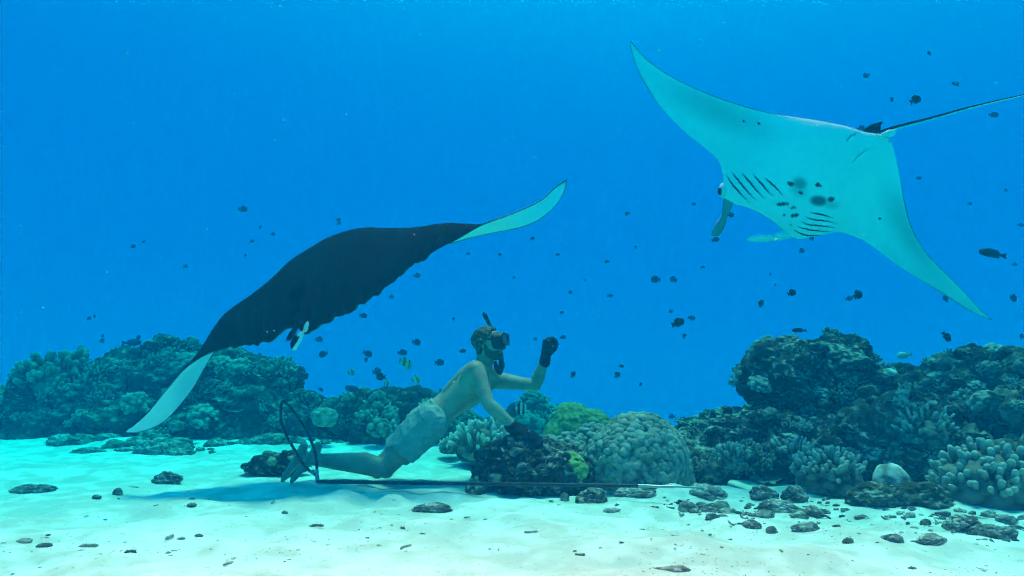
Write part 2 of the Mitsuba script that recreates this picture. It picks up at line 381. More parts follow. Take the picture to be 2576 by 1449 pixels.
tag(put_coral('coral_boulder', knobby(at(1397, 1092, 5.6), (.1, .12, .10), 60, .05, 18, 4, .1, low=-.9), 'green'), 'small smooth green coral bump left of the yellow-green boulder', 'coral')
tag(put_coral('coral_boulder', knobby(at(1437, 1183, 4.34), (.10, .1, .105), 130, .09, 19, 5, .18, low=-.8), 'lime'), 'bright lime-green coral lump on the end of the dark boulder', 'coral')
for i, (px, py, Y, r, l) in enumerate([(1432, 1128, 4.75, .11, 'grey-green knobby coral lump just above the lime-green coral'), (1492, 1105, 4.95, .12, 'grey-green knobby coral lump between the yellow-green boulder and the large round head'),
                                      (1497, 1165, 4.6, .10, 'grey-green knobby coral lump squeezed against the left foot of the large round head'), (1375, 1125, 4.75, .09, 'grey-green knobby coral lump just behind the gloved fingertips')]):
    tag(put_coral('knobby_coral', knobby(at(px, py, Y), (r, r, r*.9), 110, .2, 40+i, 5, .18, low=-.9), 'knob'), l, 'coral')
tag(put_coral('coral_boulder', knobby(at(2243, 1212, 3.9), (.09, .1, .10), 30, .04, 23, 4, .12, low=-.7), 'chalk'), 'smooth pale blue-white coral dome between the two finger coral thickets', 'coral')
tag(put_coral('coral_boulder', knobby(at(815, 1050, 6.9), (.13, .14, .10), 60, .05, 24, 4, .2, low=-.9), 'knob'), 'pale flat-topped coral boulder seen through the rubber loop', 'coral')
tag(put_coral('coral_boulder', knobby(at(2235, 945, 5.7), (.075, .08, .06), 20, .03, 25, 4, .1), 'chalk'), 'pale smooth coral cap on the saddle of the right reef', 'coral')
tag(put_coral('coral_boulder', knobby(at(955, 1078, 6.9), (.10, .1, .09), 34, .34, 26, 4, .3, low=-.9), 'brown'), 'bulbous brown coral in front of the low ridge left of the shorts', 'coral')

# finger corals, each finger a part
nf = 0


def finger_coral(px, py, Y, R0, n, L, r, seed, m, label, group=None, parts=True, **kw):
    c = at(px, py, Y); dome, fs = colony(c, R0, n, L, r, seed, **kw)
    key = numbered('finger_coral'); tag(key, label, 'coral', group)
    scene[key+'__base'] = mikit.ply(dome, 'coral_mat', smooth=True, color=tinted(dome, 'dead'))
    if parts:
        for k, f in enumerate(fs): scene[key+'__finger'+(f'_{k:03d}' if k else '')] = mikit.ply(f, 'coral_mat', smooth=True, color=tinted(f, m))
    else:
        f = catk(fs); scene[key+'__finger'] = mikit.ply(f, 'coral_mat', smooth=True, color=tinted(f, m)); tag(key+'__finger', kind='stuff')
    return key


finger_coral(2490, 1235, 3.85, .26, 150, .085, .0165, 51, 'pale', 'big rounded thicket of thick finger coral in the lower right corner', spread=92, flat=.85, tip=1.12)
finger_coral(2085, 1205, 4.2, .18, 92, .085, .0135, 52, 'pale', 'upright finger coral left of the smooth pale dome', spread=76, tip=1.1, fork=.3)
finger_coral(1845, 1165, 4.5, .09, 26, .075, .011, 53, 'pale', 'small hand-shaped finger coral right of the large round coral head', spread=70, tip=1.1, fork=.3)
finger_coral(1998, 1150, 4.7, .09, 24, .09, .011, 54, 'pale', 'tilted finger coral at the foot of the tall dark outcrop', spread=75, fork=.3)
finger_coral(2330, 1100, 4.5, .15, 44, .10, .012, 55, 'pale', 'finger coral standing above the big corner thicket', spread=80, fork=.3)
finger_coral(1215, 1128, 5.6, .23, 64, .11, .0145, 56, 'chalk', "pale chalky finger coral behind the swimmer's belly", spread=85, fork=.4, tip=1.1)
finger_coral(1135, 1128, 5.9, .10, 22, .05, .011, 57, 'chalk', 'pale chalky finger coral tuft beside the hem of the shorts', spread=85)
finger_coral(1205, 1232, 4.35, .09, 14, .035, .014, 58, 'olive', 'low stubby coral under the black pole left of the dark boulder', spread=85)


# ------------------------------------------------------------------ manta rays
for nm, c in (('manta_skin_mat', None),):
    scene[nm] = {'type': 'twosided', 'bsdf': {'type': 'principled', 'base_color': {'type': 'mesh_attribute', 'name': 'vertex_color'}, 'roughness': 0.8, 'specular': 0.01}}
mat('manta_dark_mat', (0.0015, 0.006, 0.009), 0.8, 0.0)
mat('manta_pale_mat', (0.72, 0.72, 0.70), 0.6, 0.15)
mat('slit_mat', (0.008, 0.01, 0.014), 0.8, 0.05)
BLACK, WHITE, GREY = np.array([.0015, .006, .009]), np.array([.80, .82, .82]), np.array([.30, .33, .36])


def sheet(mid, nrm, up, dn, cols_up, cols_dn):
    """A closed body from a mid surface (ns, nc, 3): the upper skin at +up, the under skin at -dn along the normals."""
    ns, nc = mid.shape[:2]
    top = mid+nrm*up[..., None]; bot = mid-nrm*dn[..., None]
    v = np.vstack([top.reshape(-1, 3), bot.reshape(-1, 3)]); N = ns*nc
    i, j = np.meshgrid(np.arange(ns-1), np.arange(nc-1), indexing='ij'); a = (i*nc+j).ravel(); b, c, d = a+1, a+nc+1, a+nc
    f = [np.stack([a, d, c], 1), np.stack([a, c, b], 1), np.stack([N+a, N+c, N+d], 1), np.stack([N+a, N+b, N+c], 1)]
    for k0, k1 in ((0, 1), (nc-1, -1)):
        r = np.arange(ns-1)*nc+k0; s = r+nc
        q = [np.stack([r, N+r, N+s], 1), np.stack([r, N+s, s], 1)]
        f += q if k1 == 1 else [x[:, ::-1] for x in q]
    return trimesh.Trimesh(v, np.vstack(f), process=False), np.vstack([cols_up.reshape(-1, 3), cols_dn.reshape(-1, 3)])


def grid_normals(m):
    du, dv = np.gradient(m, axis=0), np.gradient(m, axis=1)
    n = np.cross(du, dv); l = np.linalg.norm(n, axis=2, keepdims=True)
    return n/np.maximum(l, 1e-9)


def curve(rows):
    r = np.array(rows, float); return PchipInterpolator(r[:, -1], r[:, :-1])


# --- the black-backed ray on the left, seen from behind as it banks away
def A6(p): return 302+np.asarray(p)[..., 0]*.4908, 416+np.asarray(p)[..., 1]*.4908


TL = curve([(28, 1367, 0), (130, 1280, .06), (240, 1145, .12), (340, 1035, .18), (475, 957, .25), (600, 930, .31), (710, 918, .36), (770, 905, .39), (820, 862, .42), (858, 835, .44), (905, 830, .46), (948, 866, .48),
            (1060, 805, .53), (1180, 750, .58), (1340, 645, .65), (1500, 520, .71), (1620, 435, .76), (1730, 378, .80), (1860, 303, .84), (2000, 250, .89), (2160, 175, .95), (2240, 102, .98), (2292, 68, 1)])
LL = curve([(28, 1368, 0), (80, 1371, .03), (130, 1360, .06), (200, 1330, .09), (320, 1210, .14), (380, 1130, .18), (430, 1040, .21), (478, 957, .245), (600, 820, .32), (750, 690, .37), (900, 560, .42), (1000, 470, .44),
            (1100, 430, .46), (1200, 410, .48), (1300, 390, .54), (1450, 390, .62), (1600, 400, .73), (1690, 402, .80), (1760, 382, .82), (1900, 347, .86), (2030, 325, .90), (2130, 290, .94), (2232, 208, .97), (2283, 118, .99), (2293, 68, 1)])
CL = curve([(28, 1367, 0), (100, 1322, .06), (268, 1200, .12), (352, 1052, .18), (430, 928, .25), (540, 776, .31), (700, 674, .36), (800, 606, .39), (900, 528, .42), (980, 494, .44), (1060, 452, .46), (1130, 428, .48), (1250, 388, .53),
            (1380, 372, .58), (1530, 343, .65), (1640, 310, .71), (1720, 303, .76), (1790, 306, .80), (1862, 312, .84), (2012, 282, .89), (2150, 228, .95), (2240, 155, .98), (2292, 69, 1)])
ns, nc = 240, 56
sv = 0.5-0.5*np.cos(np.linspace(0.02, np.pi-0.02, ns)); sv = (sv-sv[0])/(sv[-1]-sv[0]); sv = 0.35*sv+0.65*np.linspace(0, 1, ns)
tv = 0.5-0.5*np.cos(np.linspace(0, np.pi, nc))
yT = PchipInterpolator([0, .2, .46, .7, 1], [4.30, 4.16, 4.0, 4.16, 4.5]); ch = PchipInterpolator([0, .12, .25, .40, .48, .56, .7, .84, 1], [0, .14, .36, .82, 1.05, .85, .45, .16, 0])
rag = np.where((sv > .49) & (sv < .74) | (sv > .29) & (sv < .38), (fbm(np.stack([sv*95, sv*0, sv*0], 1), 2, 4)-.5)*26, 0)
tp = TL(sv); tp[:, 1] += rag; tp[:, 0] += rag*.4
P3 = []
for q, y in ((tp, yT(sv)), (CL(sv), yT(sv)+.45*ch(sv)), (LL(sv), yT(sv)+ch(sv))):
    a, b = A6(q); P3.append(np.array([at(x, z, w) for x, z, w in zip(a, b, y)]))
Tm, Cm, Lm = P3; Mm = 2*Cm-.5*(Tm+Lm)
tt = tv[None, :, None]
mid = Tm[:, None]*(1-tt)**2+Mm[:, None]*2*tt*(1-tt)+Lm[:, None]*tt**2
nrm = grid_normals(mid)
nrm = np.where((nrm[ns//2, nc//2, 2] > 0), nrm, -nrm)
prof = np.sqrt(np.clip(tv*(1-tv)*4, 0, 1))[None]*np.clip(ch(sv), .0, 9)[:, None]
body = np.exp(-((sv-.47)/.085)**2)[:, None]
edge = np.minimum(np.minimum(sv, 1-sv)/.06, 1)[:, None]
up = prof*(.018+.05*body*np.sin(np.pi*tv)[None])+.004*edge; dn = prof*(.02+.07*body)+.004*edge
nse = fbm(mid*3.0, 3, 7)
cu = BLACK[None, None]*(0.7+.9*nse[..., None])
w = np.clip(np.minimum(tv, 1-tv)[None]*np.linalg.norm(Lm-Tm, axis=1)[:, None], 0, 1)
rim = ss(.004, .010, w)*ss(.001, .008, np.minimum(sv, 1-sv))[:, None]
rim = .25+.75*rim
cdn = WHITE*(0.86+.2*nse[..., None])*rim[..., None]+BLACK*(1-rim[..., None])
mesh, colr = sheet(mid, nrm, up, dn, cu, cdn)
MANTA = numbered('manta_ray'); tag(MANTA, 'black-backed manta ray seen from behind, wing tips twisted to show their pale undersides', 'manta ray')
scene[MANTA+'__body'] = mikit.ply(mesh, 'manta_skin_mat', smooth=True, color=colr)
# dorsal fin, pelvic fins, claspers, tail stub
si = int(np.argmin(abs(sv-.455))); tk = lambda u: mid[si, int(np.argmin(abs(tv-u)))]+nrm[si, int(np.argmin(abs(tv-u)))]*up[si, int(np.argmin(abs(tv-u)))]
tailb = Tm[si]; n0 = nrm[si, int(nc*.2)]; fw = unit(tk(.35)-tk(.06)); sd = unit(np.cross(fw, n0))


def fin(pts, thick, mt, key, n=1):
    """A thin rounded fin: outline pts (k,3), swollen in the middle."""
    p = smooth_path(list(pts)+[pts[0]], 49)[:-1]; c = p.mean(0); nn = unit(sum(np.cross(p[i]-c, p[(i+1) % 48]-c) for i in range(48)))
    v, f = [], []
    for k, u in enumerate((1.0, .8, .5)):
        for sg in (1, -1): v.append(c+(p-c)*u+nn*sg*thick*(1-u**3)+nn*sg*.0012)
    v = np.vstack(v+[[c+nn*thick], [c-nn*thick]]); m = 48
    R = lambda k, sg: (2*k+(sg < 0))*m
    for j in range(m):
        j2 = (j+1) % m
        f += [[R(0, 1)+j, R(0, -1)+j, R(0, -1)+j2], [R(0, 1)+j, R(0, -1)+j2, R(0, 1)+j2]]
        for k in range(2):
            f += [[R(k, 1)+j, R(k, 1)+j2, R(k+1, 1)+j2], [R(k, 1)+j, R(k+1, 1)+j2, R(k+1, 1)+j], [R(k, -1)+j, R(k+1, -1)+j2, R(k, -1)+j2], [R(k, -1)+j, R(k+1, -1)+j, R(k+1, -1)+j2]]
        f += [[R(2, 1)+j, R(2, 1)+j2, 6*m], [R(2, -1)+j2, R(2, -1)+j, 6*m+1]]
    return put(key, trimesh.Trimesh(v, np.array(f), process=False), mt, parent)


parent = MANTA
b = tk(.10)
fin([b-fw*.02, b+fw*.20, b+fw*.12+n0*.07, b+fw*.01+n0*.13, b-fw*.05+n0*.13, b-fw*.03+n0*.06], .008, 'manta_dark_mat', 'dorsal_fin')


def leaf(pix, Y0, Y1, thick, mt, key):
    m = len(pix); fin([at(a, b, Y0+(Y1-Y0)*k/(m-1) if k < m else Y0) for k, (a, b) in enumerate(pix)], thick, mt, key)


leaf([(738, 826), (727, 838), (719, 857), (728, 857), (737, 848), (744, 836)], 3.98, 3.99, .008, 'manta_dark_mat', 'pelvic_fin')
leaf([(774, 808), (766, 818), (762, 834), (768, 836), (775, 826), (777, 816)], 3.96, 3.99, .010, 'manta_pale_mat', 'pelvic_fin')
leaf([(757, 838), (744, 842), (735, 852), (730, 868), (733, 877), (741, 874), (751, 862), (758, 850)], 3.93, 3.95, .014, 'manta_dark_mat', 'clasper')
leaf([(764, 836), (760, 852), (751, 869), (741, 882), (735, 880), (740, 872), (748, 861), (755, 847)], 3.90, 3.92, .007, 'manta_pale_mat', 'clasper')
leaf([(763, 834), (752, 838), (746, 846), (754, 846), (764, 842)], 3.90, 3.92, .008, 'manta_pale_mat', 'clasper')
put('tail', tube(smooth_path([tk(.05), at(742, 828, 3.95), at(738, 838, 3.8), at(733, 848, 3.72)], 12), np.linspace(.022, .004, 12), 8), 'manta_dark_mat', MANTA)

# --- the pale-bellied ray on the right, belly towards us
def A7(x, y): return 1543+x*.5326, 67+y*.5326


PC = at(2035, 480, 4.7); PN = unit([0.10, -0.93, -0.30])


def onp(x, y):
    """Planform point of the right ray (crop units) in space: a tilted plane, wings swept away from us towards the tips."""
    px, py = A7(x, y); d = at(px, py, 1.0)-CAM; p = CAM+d*(np.dot(PC-CAM, PN)/np.dot(d, PN))
    u = ((x-900)*.79+(y-720)*.61)/1076
    return CAM+(p-CAM)*(1+.085*abs(u)**2.2-.015*np.exp(-(u/.25)**2))


LR = curve([(80, 78, 0), (86, 120, .03), (95, 150, .05), (125, 225, .10), (165, 295, .15), (215, 370, .205), (270, 430, .25), (330, 490, .29), (390, 540, .325), (440, 580, .35), (480, 615, .37), (505, 650, .385), (515, 690, .40), (520, 740, .415), (508, 780, .425),
            (535, 818, .435), (575, 838, .45), (620, 850, .465), (680, 875, .485), (740, 910, .505), (795, 955, .53), (832, 990, .55), (880, 1003, .565), (950, 988, .585), (1000, 980, .60), (1060, 970, .615), (1120, 985, .635), (1180, 1010, .66), (1240, 1050, .685),
            (1300, 1095, .715), (1370, 1145, .75), (1450, 1195, .79), (1530, 1245, .83), (1600, 1290, .87), (1680, 1340, .925), (1740, 1370, .965), (1789, 1386, 1)])
TR = curve([(84, 67, 0), (100, 90, .02), (130, 125, .05), (165, 160, .08), (210, 195, .115), (260, 227, .15), (330, 265, .195), (400, 297, .235), (480, 330, .28), (560, 357, .32), (640, 382, .355), (720, 403, .385), (800, 418, .41), (880, 430, .435), (960, 442, .455), (1030, 455, .475),
            (1090, 467, .49), (1140, 482, .505), (1185, 496, .515), (1245, 505, .53), (1300, 530, .545), (1322, 575, .56), (1335, 630, .575), (1350, 690, .595), (1362, 760, .615), (1375, 830, .64), (1390, 890, .665), (1410, 950, .69), (1440, 1010, .72), (1480, 1070, .755), (1530, 1125, .795),
            (1590, 1185, .84), (1650, 1245, .885), (1710, 1310, .935), (1760, 1360, .975), (1790, 1384, 1)])
ns, nc = 360, 130
sv = np.linspace(0, 1, ns); tv = 0.5-0.5*np.cos(np.linspace(0, np.pi, nc))
lp, tp = LR(sv), TR(sv)
pl = lp[:, None]*tv[None, :, None]+tp[:, None]*(1-tv)[None, :, None]           # (ns, nc, 2) planform
mid = np.array([[onp(*q) for q in row] for row in pl])
nrm = grid_normals(mid); nrm = nrm*(1 if nrm[ns//2, nc//2]@PN < 0 else -1)     # up = away from us (the back)
chord = np.linalg.norm(mid[:, 0]-mid[:, -1], axis=1)[:, None]
prof = np.sqrt(np.clip(tv*(1-tv)*4, 0, 1))[None]**1.0
u = ((pl[..., 0]-900)*.79+(pl[..., 1]-720)*.61)/1076
body = np.exp(-(np.abs(u)/.26)**2.4); edge = np.minimum(np.minimum(sv, 1-sv)/.05, 1)[:, None]
up = chord*prof*(.03+.10*body)+.003*edge; dn = chord*prof*(.018+.062*body)+.003*edge
dn = dn-.012*np.exp(-((np.abs(u)-.42)/.13)**2)*prof                               # the hollow of each wing
nse = fbm(mid*2.6, 3, 17)


def spot(x, y, rx, ry, rot=0, soft_=.15):
    a, b_ = pl[..., 0]-x, pl[..., 1]-y; r = math.radians(rot); a, b_ = a*math.cos(r)+b_*math.sin(r), -a*math.sin(r)+b_*math.cos(r)
    return 1-ss(1-soft_, 1+soft_, np.sqrt((a/rx)**2+(b_/ry)**2))


dark = np.zeros(u.shape)
for a in [(818, 743, 14, 10), (940, 745, 14, 10), (998, 810, 17, 11, -12), (782, 837, 30, 8, -8), (827, 853, 15, 6, -18), (838, 888, 19, 8, -20), (793, 888, 9, 4, -10), (825, 934, 8, 3), (615, 447, 6, 6), (686, 460, 7, 7), (1258, 907, 9, 5), (862, 784, 12, 8)]:
    dark = np.maximum(dark, spot(*a))
for a, k in [((858, 742, 30, 28, 20, .6), .62), ((850, 770, 36, 26, 40, .8), .35), ((941, 818, 38, 24, 4, .4), .85), ((1000, 836, 36, 18, 8, .8), .35)]: dark = np.maximum(dark, k*spot(*a))
grey = np.maximum(.50*spot(480, 395, 220, 62, 24, .9), .55*spot(1400, 960, 190, 58, 58, .9))     # smoky patches on the wings
wl = tv[None]*chord; wt = (1-tv)[None]*chord; far = ss(.25, .55, np.abs(u))
rim = 1-(1-ss(.006, .014, np.minimum(wt*1.0, wt+.002)))*0-(1-ss(.003, .008, tv[None]*chord))*.85-(1-ss(.003, .007, wt))*.8*far*ss(.6, .8, np.abs(u))
rim = np.clip(rim, 0, 1)*ss(.0, .006, np.minimum(sv, 1-sv))[:, None]
cd = WHITE*(.9+.16*nse[..., None]); cd = cd*(1-grey[..., None])+GREY*grey[..., None]; cd = cd*(1-dark[..., None])+BLACK*1.3*dark[..., None]; cd = cd*rim[..., None]+BLACK*(1-rim[..., None])
mesh, colr = sheet(mid, nrm, up, dn, np.broadcast_to(BLACK, mid.shape), cd)
MANT2 = numbered('manta_ray'); tag(MANT2, 'pale-bellied manta ray with gill slits, dark belly spots and a long thin tail', 'manta ray')
scene[MANT2+'__body'] = mikit.ply(mesh, 'manta_skin_mat', smooth=True, color=colr)
kd = cKDTree(pl.reshape(-1, 2)); under = (mid-nrm*dn[..., None]).reshape(-1, 3); nflat = nrm.reshape(-1, 3)


def belly(x, y, lift=0.0):
    dd, ii = kd.query([x, y], k=3); w = 1/(dd+1e-3); w /= w.sum()
    return (under[ii]*w[:, None]).sum(0)-nflat[ii[0]]*lift


def slit(pts, wid, key='gill_slit'):
    p = smooth_path([belly(x, y) for x, y in pts], 22)
    q = np.array([belly(*c) for c in smooth_path(np.array([(x, y, 0) for x, y in pts], float), 22)[:, :2]])
    r = wid*np.clip(np.sin(np.pi*np.linspace(0, 1, 22)**.7), .12, 1); t_ = tube(q, r, 8)
    c = np.repeat(q, 8, axis=0); nn = np.repeat(-np.array([nflat[kd.query(k)[1]] for k in smooth_path(np.array([(x, y, 0) for x, y in pts], float), 22)[:, :2]]), 8, axis=0)
    v = np.array(t_.vertices); d = v[:len(c)]-c; h = (d*nn).sum(1, keepdims=True); v[:len(c)] = c+d-nn*h*.72
    return put(key, trimesh.Trimesh(v, t_.faces, process=False), 'slit_mat', MANT2)


for pts in ([(532, 700), (560, 748), (600, 795), (652, 841)], [(554, 685), (590, 735), (640, 795), (684, 835)], [(598, 688), (640, 742), (690, 800), (719, 827)], [(648, 699), (690, 745), (730, 792), (758, 816)], [(703, 717), (740, 750), (770, 782), (796, 809)],
            [(901, 871), (940, 878), (985, 889), (1028, 903)], [(881, 891), (915, 904), (980, 912), (1052, 930)], [(866, 914), (900, 929), (970, 936), (1054, 951)], [(850, 936), (885, 950), (960, 960), (1040, 968)], [(834, 952), (870, 972), (930, 983), (1003, 981)]):
    slit(pts, .0062)
parent = MANT2
slit([(1078, 548), (1096, 525), (1125, 508), (1160, 496)], .004, 'fin_crease'); slit([(1094, 646), (1120, 615), (1155, 590), (1200, 568)], .003, 'fin_crease'); slit([(1284, 545), (1300, 536), (1316, 530)], .003, 'fin_crease')


def lobe(pix, Y, dy, thick, key, mt='manta_pale_mat'):
    fin([at(*A7(a, b_), Y+dy*k) for a, b_, k in pix], thick, mt, key)


yb = onp(690, 890)[1]
lobe([(522, 812, 0), (518, 870, .05), (500, 915, .1), (470, 960, .15), (462, 986, .2), (490, 990, .2), (520, 958, .17), (535, 915, .12), (543, 875, .06), (566, 838, 0)], yb-.02, 1, .022, 'cephalic_fin', 'manta_fin_mat')
lobe([(838, 1000, 0), (760, 1012, .05), (700, 1016, .1), (650, 1014, .15), (628, 1005, .2), (660, 987, .17), (715, 981, .12), (775, 987, .06), (803, 958, 0)], yb-.06, -.5, .02, 'cephalic_fin', 'manta_pale_mat')
mat('manta_fin_mat', (0.20, 0.24, 0.28), 0.6, 0.1)
e = onp(508, 778); put('eye', tri(ball(e-np.array([.006, .0, 0]), (.016, .022, .028))), 'manta_dark_mat', MANT2)
e2 = onp(512, 772); put('brow', tri(ball(e2+np.array([.012, 0.01, .0]), (.03, .04, .055), R=None)), 'manta_pale_mat', MANT2)
tb = onp(1270, 500)
fin([onp(1185, 494)+PN*-.03, onp(1240, 460)-PN*.05, onp(1297, 445)-PN*.05, onp(1285, 462)-PN*.05, onp(1275, 482)-PN*.03, onp(1250, 505)-PN*.02], .012, 'manta_dark_mat', 'dorsal_fin')
for a in ([(1238, 515), (1262, 500), (1300, 486), (1322, 492), (1316, 512), (1290, 522)], [(1225, 508), (1250, 512), (1270, 524), (1250, 528)], [(1262, 512), (1300, 514), (1290, 524), (1268, 522)]):
    fin([onp(x, y)+PN*.03 for x, y in a], .012, 'manta_pale_mat', 'pelvic_fin')
tl = smooth_path([onp(1262, 500), onp(1320, 480), onp(1500, 428), onp(1700, 365), onp(1950, 293), onp(2150, 240)], 40)
tl = tl+np.outer(np.linspace(0, 1, 40)**1.3, [0.0, .25, 0])
put('tail', tube(tl, np.linspace(.016, .006, 40), 10), 'manta_dark_mat', MANT2)
put('tail_stripe', tube(tl-np.array([0, .004, .0])-np.outer(np.linspace(.012, .004, 40), [0, .35, .9]), np.linspace(.0075, .003, 40), 8), 'manta_pale_mat', MANT2)


# ------------------------------------------------------------------ the swimmer
def skin_col(p, n, uv):
    a = mikit.fbm(p.x*14, p.y*14, p.z*14, 3); b = mikit.noise(p.x*90, p.y*90, p.z*90)
    return mikit.mix((0.23, 0.22, 0.155), (0.32, 0.305, 0.215), mikit.smoothstep(0.25, 0.75, a*0.8+b*0.2))


mat('skin_mat', mikit.proc(skin_col), 0.5, 0.25)
mat('neoprene_mat', (0.008, 0.010, 0.014), 0.8, 0.05)
mat('rubber_mat', (0.006, 0.008, 0.011), 0.35, 0.35)
mat('lens_mat', (0.10, 0.14, 0.18), 0.08, 0.6)
mat('glove_print_mat', (0.55, 0.55, 0.55), 0.6, 0.1)


def hair_col(p, n, uv): return mikit.mix((0.015, 0.026, 0.020), (0.065, 0.11, 0.08), mikit.smoothstep(0.35, 0.7, mikit.fbm(p.x*60, p.y*120, p.z*70, 3)))
def short_col(p, n, uv): return mikit.mix((0.14, 0.26, 0.24), (0.24, 0.40, 0.365), mikit.fbm(p.x*30, p.y*30, p.z*30, 3))
def short_rel(p, n, uv): return mikit.fbm(p.x*26+p.z*10, p.y*26, p.z*38, 3)


mat('hair_mat', mikit.proc(hair_col), 0.7, 0.2)
scene['shorts_mat'] = {'type': 'twosided', 'bsdf': {'type': 'bumpmap', 'nested_texture': mikit.proc(short_rel, .002), 'scale': .012,
                       'bsdf': {'type': 'principled', 'base_color': mikit.proc(short_col), 'roughness': .9, 'specular': .05}}}
PERSON = numbered('person')
tag(PERSON, 'swimmer in grey shorts, black mask and gloves, kneeling with one fist raised', 'person')

YB = 4.62
nsh, fsh = at(1196, 932, 4.50), at(1236, 955, 4.82)         # near and far shoulder joints
nel, nwr = at(1229, 1017, 4.40), at(1296, 1076, 4.42)
fel, fwr = at(1347, 969, 4.86), at(1372, 900, 4.80)
nhp, fhp = at(1075, 1062, 4.53), at(1082, 1066, 4.73)
nkn, fkn = at(970, 1178, 4.50), at(948, 1180, 4.74)
nan, fan = at(786, 1152, 4.56), at(752, 1152, 4.74)
neck0, neck1 = at(1214, 925, 4.66), at(1224, 893, 4.64)
sh_ax = unit(fsh-nsh); hp_ax = unit(fhp-nhp)
t_ax = unit((nsh+fsh)/2-(nhp+fhp)/2)


def frame(ax, lat):                                         # columns: lateral, front, along
    z = unit(ax); x = unit(lat-z*np.dot(lat, z)); return np.stack([x, np.cross(z, x), z], 1)


Ft, Fp = frame(t_ax, sh_ax), frame(t_ax, hp_ax)
front = Ft[:, 1]
if front[0] < 0: front = -front
mp = lambda u: (nhp+fhp)/2*(1-u)+(nsh+fsh)/2*u
M = []
pel = ball(mp(.02), (.155, .115, .11), Fp); wai = ball(mp(.34)+front*-.005, (.132, .098, .07), Fp); rib = ball(mp(.62)+front*-.0, (.150, .118, .10), Ft)
che = ball(mp(.82)+front*.012, (.165, .118, .095), Ft); yok = ball(mp(.96)-front*.015, (.150, .080, .07), Ft)
M += [hull(pel, wai), hull(wai, rib), hull(rib, che), hull(che, yok)]
for sgn, j in ((-1, nsh), (1, fsh)):
    M.append(ball(mp(.80)+front*.075+Ft[:, 0]*sgn*.075, (.085, .035, .07), Ft))                                   # chest muscle
    M.append(hull(ball(mp(.84)-front*.075+Ft[:, 0]*sgn*.085, (.06, .03, .085), Ft), ball(mp(.55)-front*.06+Ft[:, 0]*sgn*.08, (.05, .03, .08), Ft)))   # shoulder blade, back
    M.append(hull(ball(neck0, .058), ball(j-Ft[:, 0]*sgn*.03+t_ax*.02, .05)))                                      # trapezius
    M.append(hull(ball(j, .068), ball(mp(.80)+Ft[:, 0]*sgn*.12, (.06, .08, .07), Ft)))
M.append(hull(ball(mp(.16)+front*.05, (.11, .05, .09), Fp), ball(mp(.42)+front*.05, (.10, .045, .09), Fp)))        # belly
M += chain([neck0-t_ax*.03, neck0, neck1], [.070, .064, .062])
for (s0, e0, w0, hd) in ((nsh, nel, nwr, at(1312, 1088, 4.42)), (fsh, fel, fwr, at(1375, 886, 4.79))):
    u0 = unit(e0-s0)
    M += [bone(s0, s0*.72+e0*.28, .066, .060), bone(s0*.72+e0*.28, s0*.4+e0*.6, .058, .049), bone(s0*.4+e0*.6, e0, .049, .041)]
    M += [bone(e0, e0*.72+w0*.28, .042, .047), bone(e0*.72+w0*.28, e0*.35+w0*.65, .047, .036), bone(e0*.35+w0*.65, w0, .036, .028), bone(w0, hd, .028, .026)]
for (h0, k0, a0) in ((nhp, nkn, nan), (fhp, fkn, fan)):
    kb = unit(k0-h0); sb = unit(a0-k0); up_ = np.array([0, 0, 1.0])
    M += [bone(h0, h0*.6+k0*.4, .098, .088), bone(h0*.6+k0*.4, k0*.85+h0*.15, .088, .066), bone(k0*.85+h0*.15, k0, .066, .058)]
    M += [bone(k0, k0*.72+a0*.28+up_*.018, .055, .066), bone(k0*.72+a0*.28+up_*.018, k0*.45+a0*.55+up_*.010, .066, .054), bone(k0*.45+a0*.55+up_*.010, k0*.12+a0*.88, .052, .037), bone(k0*.12+a0*.88, a0, .037, .040)]
    M.append(ball(k0+unit(kb-sb)*.012, .054))
for (a0, hx, hy, tx, ty, Y) in ((nan, 799, 1124, 736, 1208, 4.55), (fan, 764, 1124, 713, 1207, 4.73)):
    heel, ballf, toe = at(hx, hy, Y), at(tx*.78+hx*.22, ty*.78+hy*.22, Y), at(tx-2, ty+2, Y)
    d_ = unit(ballf-heel); so = unit(np.cross([0, 1.0, 0], d_)); FR = np.stack([d_, np.array([0, 1.0, 0]), so], 1)
    if so@(a0-heel) < 0: so = -so
    midf = heel*.45+ballf*.55+so*.020
    M += [hull(ball(a0, (.036, .034, .036)), ball(heel, (.030, .029, .032))), hull(ball(a0+so*.006, .036), ball(midf, (.03, .034, .020), FR)), hull(ball(heel, .028), ball(midf, (.03, .030, .016), FR)),
          hull(ball(midf, (.03, .034, .020), FR), ball(ballf+so*.004, (.022, .045, .017), FR)), hull(ball(heel, .026), ball(heel*.5+ballf*.5-so*.004, (.03, .030, .014), FR), ball(ballf-so*.004, (.022, .044, .015), FR))]
    fd = unit(toe-ballf)
    for k, off in enumerate((-.034, -.014, .003, .019, .033)):
        L = (.062, .056, .05, .044, .036)[k]; r = (.0155, .0115, .011, .0105, .010)[k]
        b_ = ballf+np.array([0, off, 0]); M += chain([b_, b_+fd*L*.6, b_+fd*L+np.array([.010, 0, -.004])], [r*1.15, r, r*.85], 10)
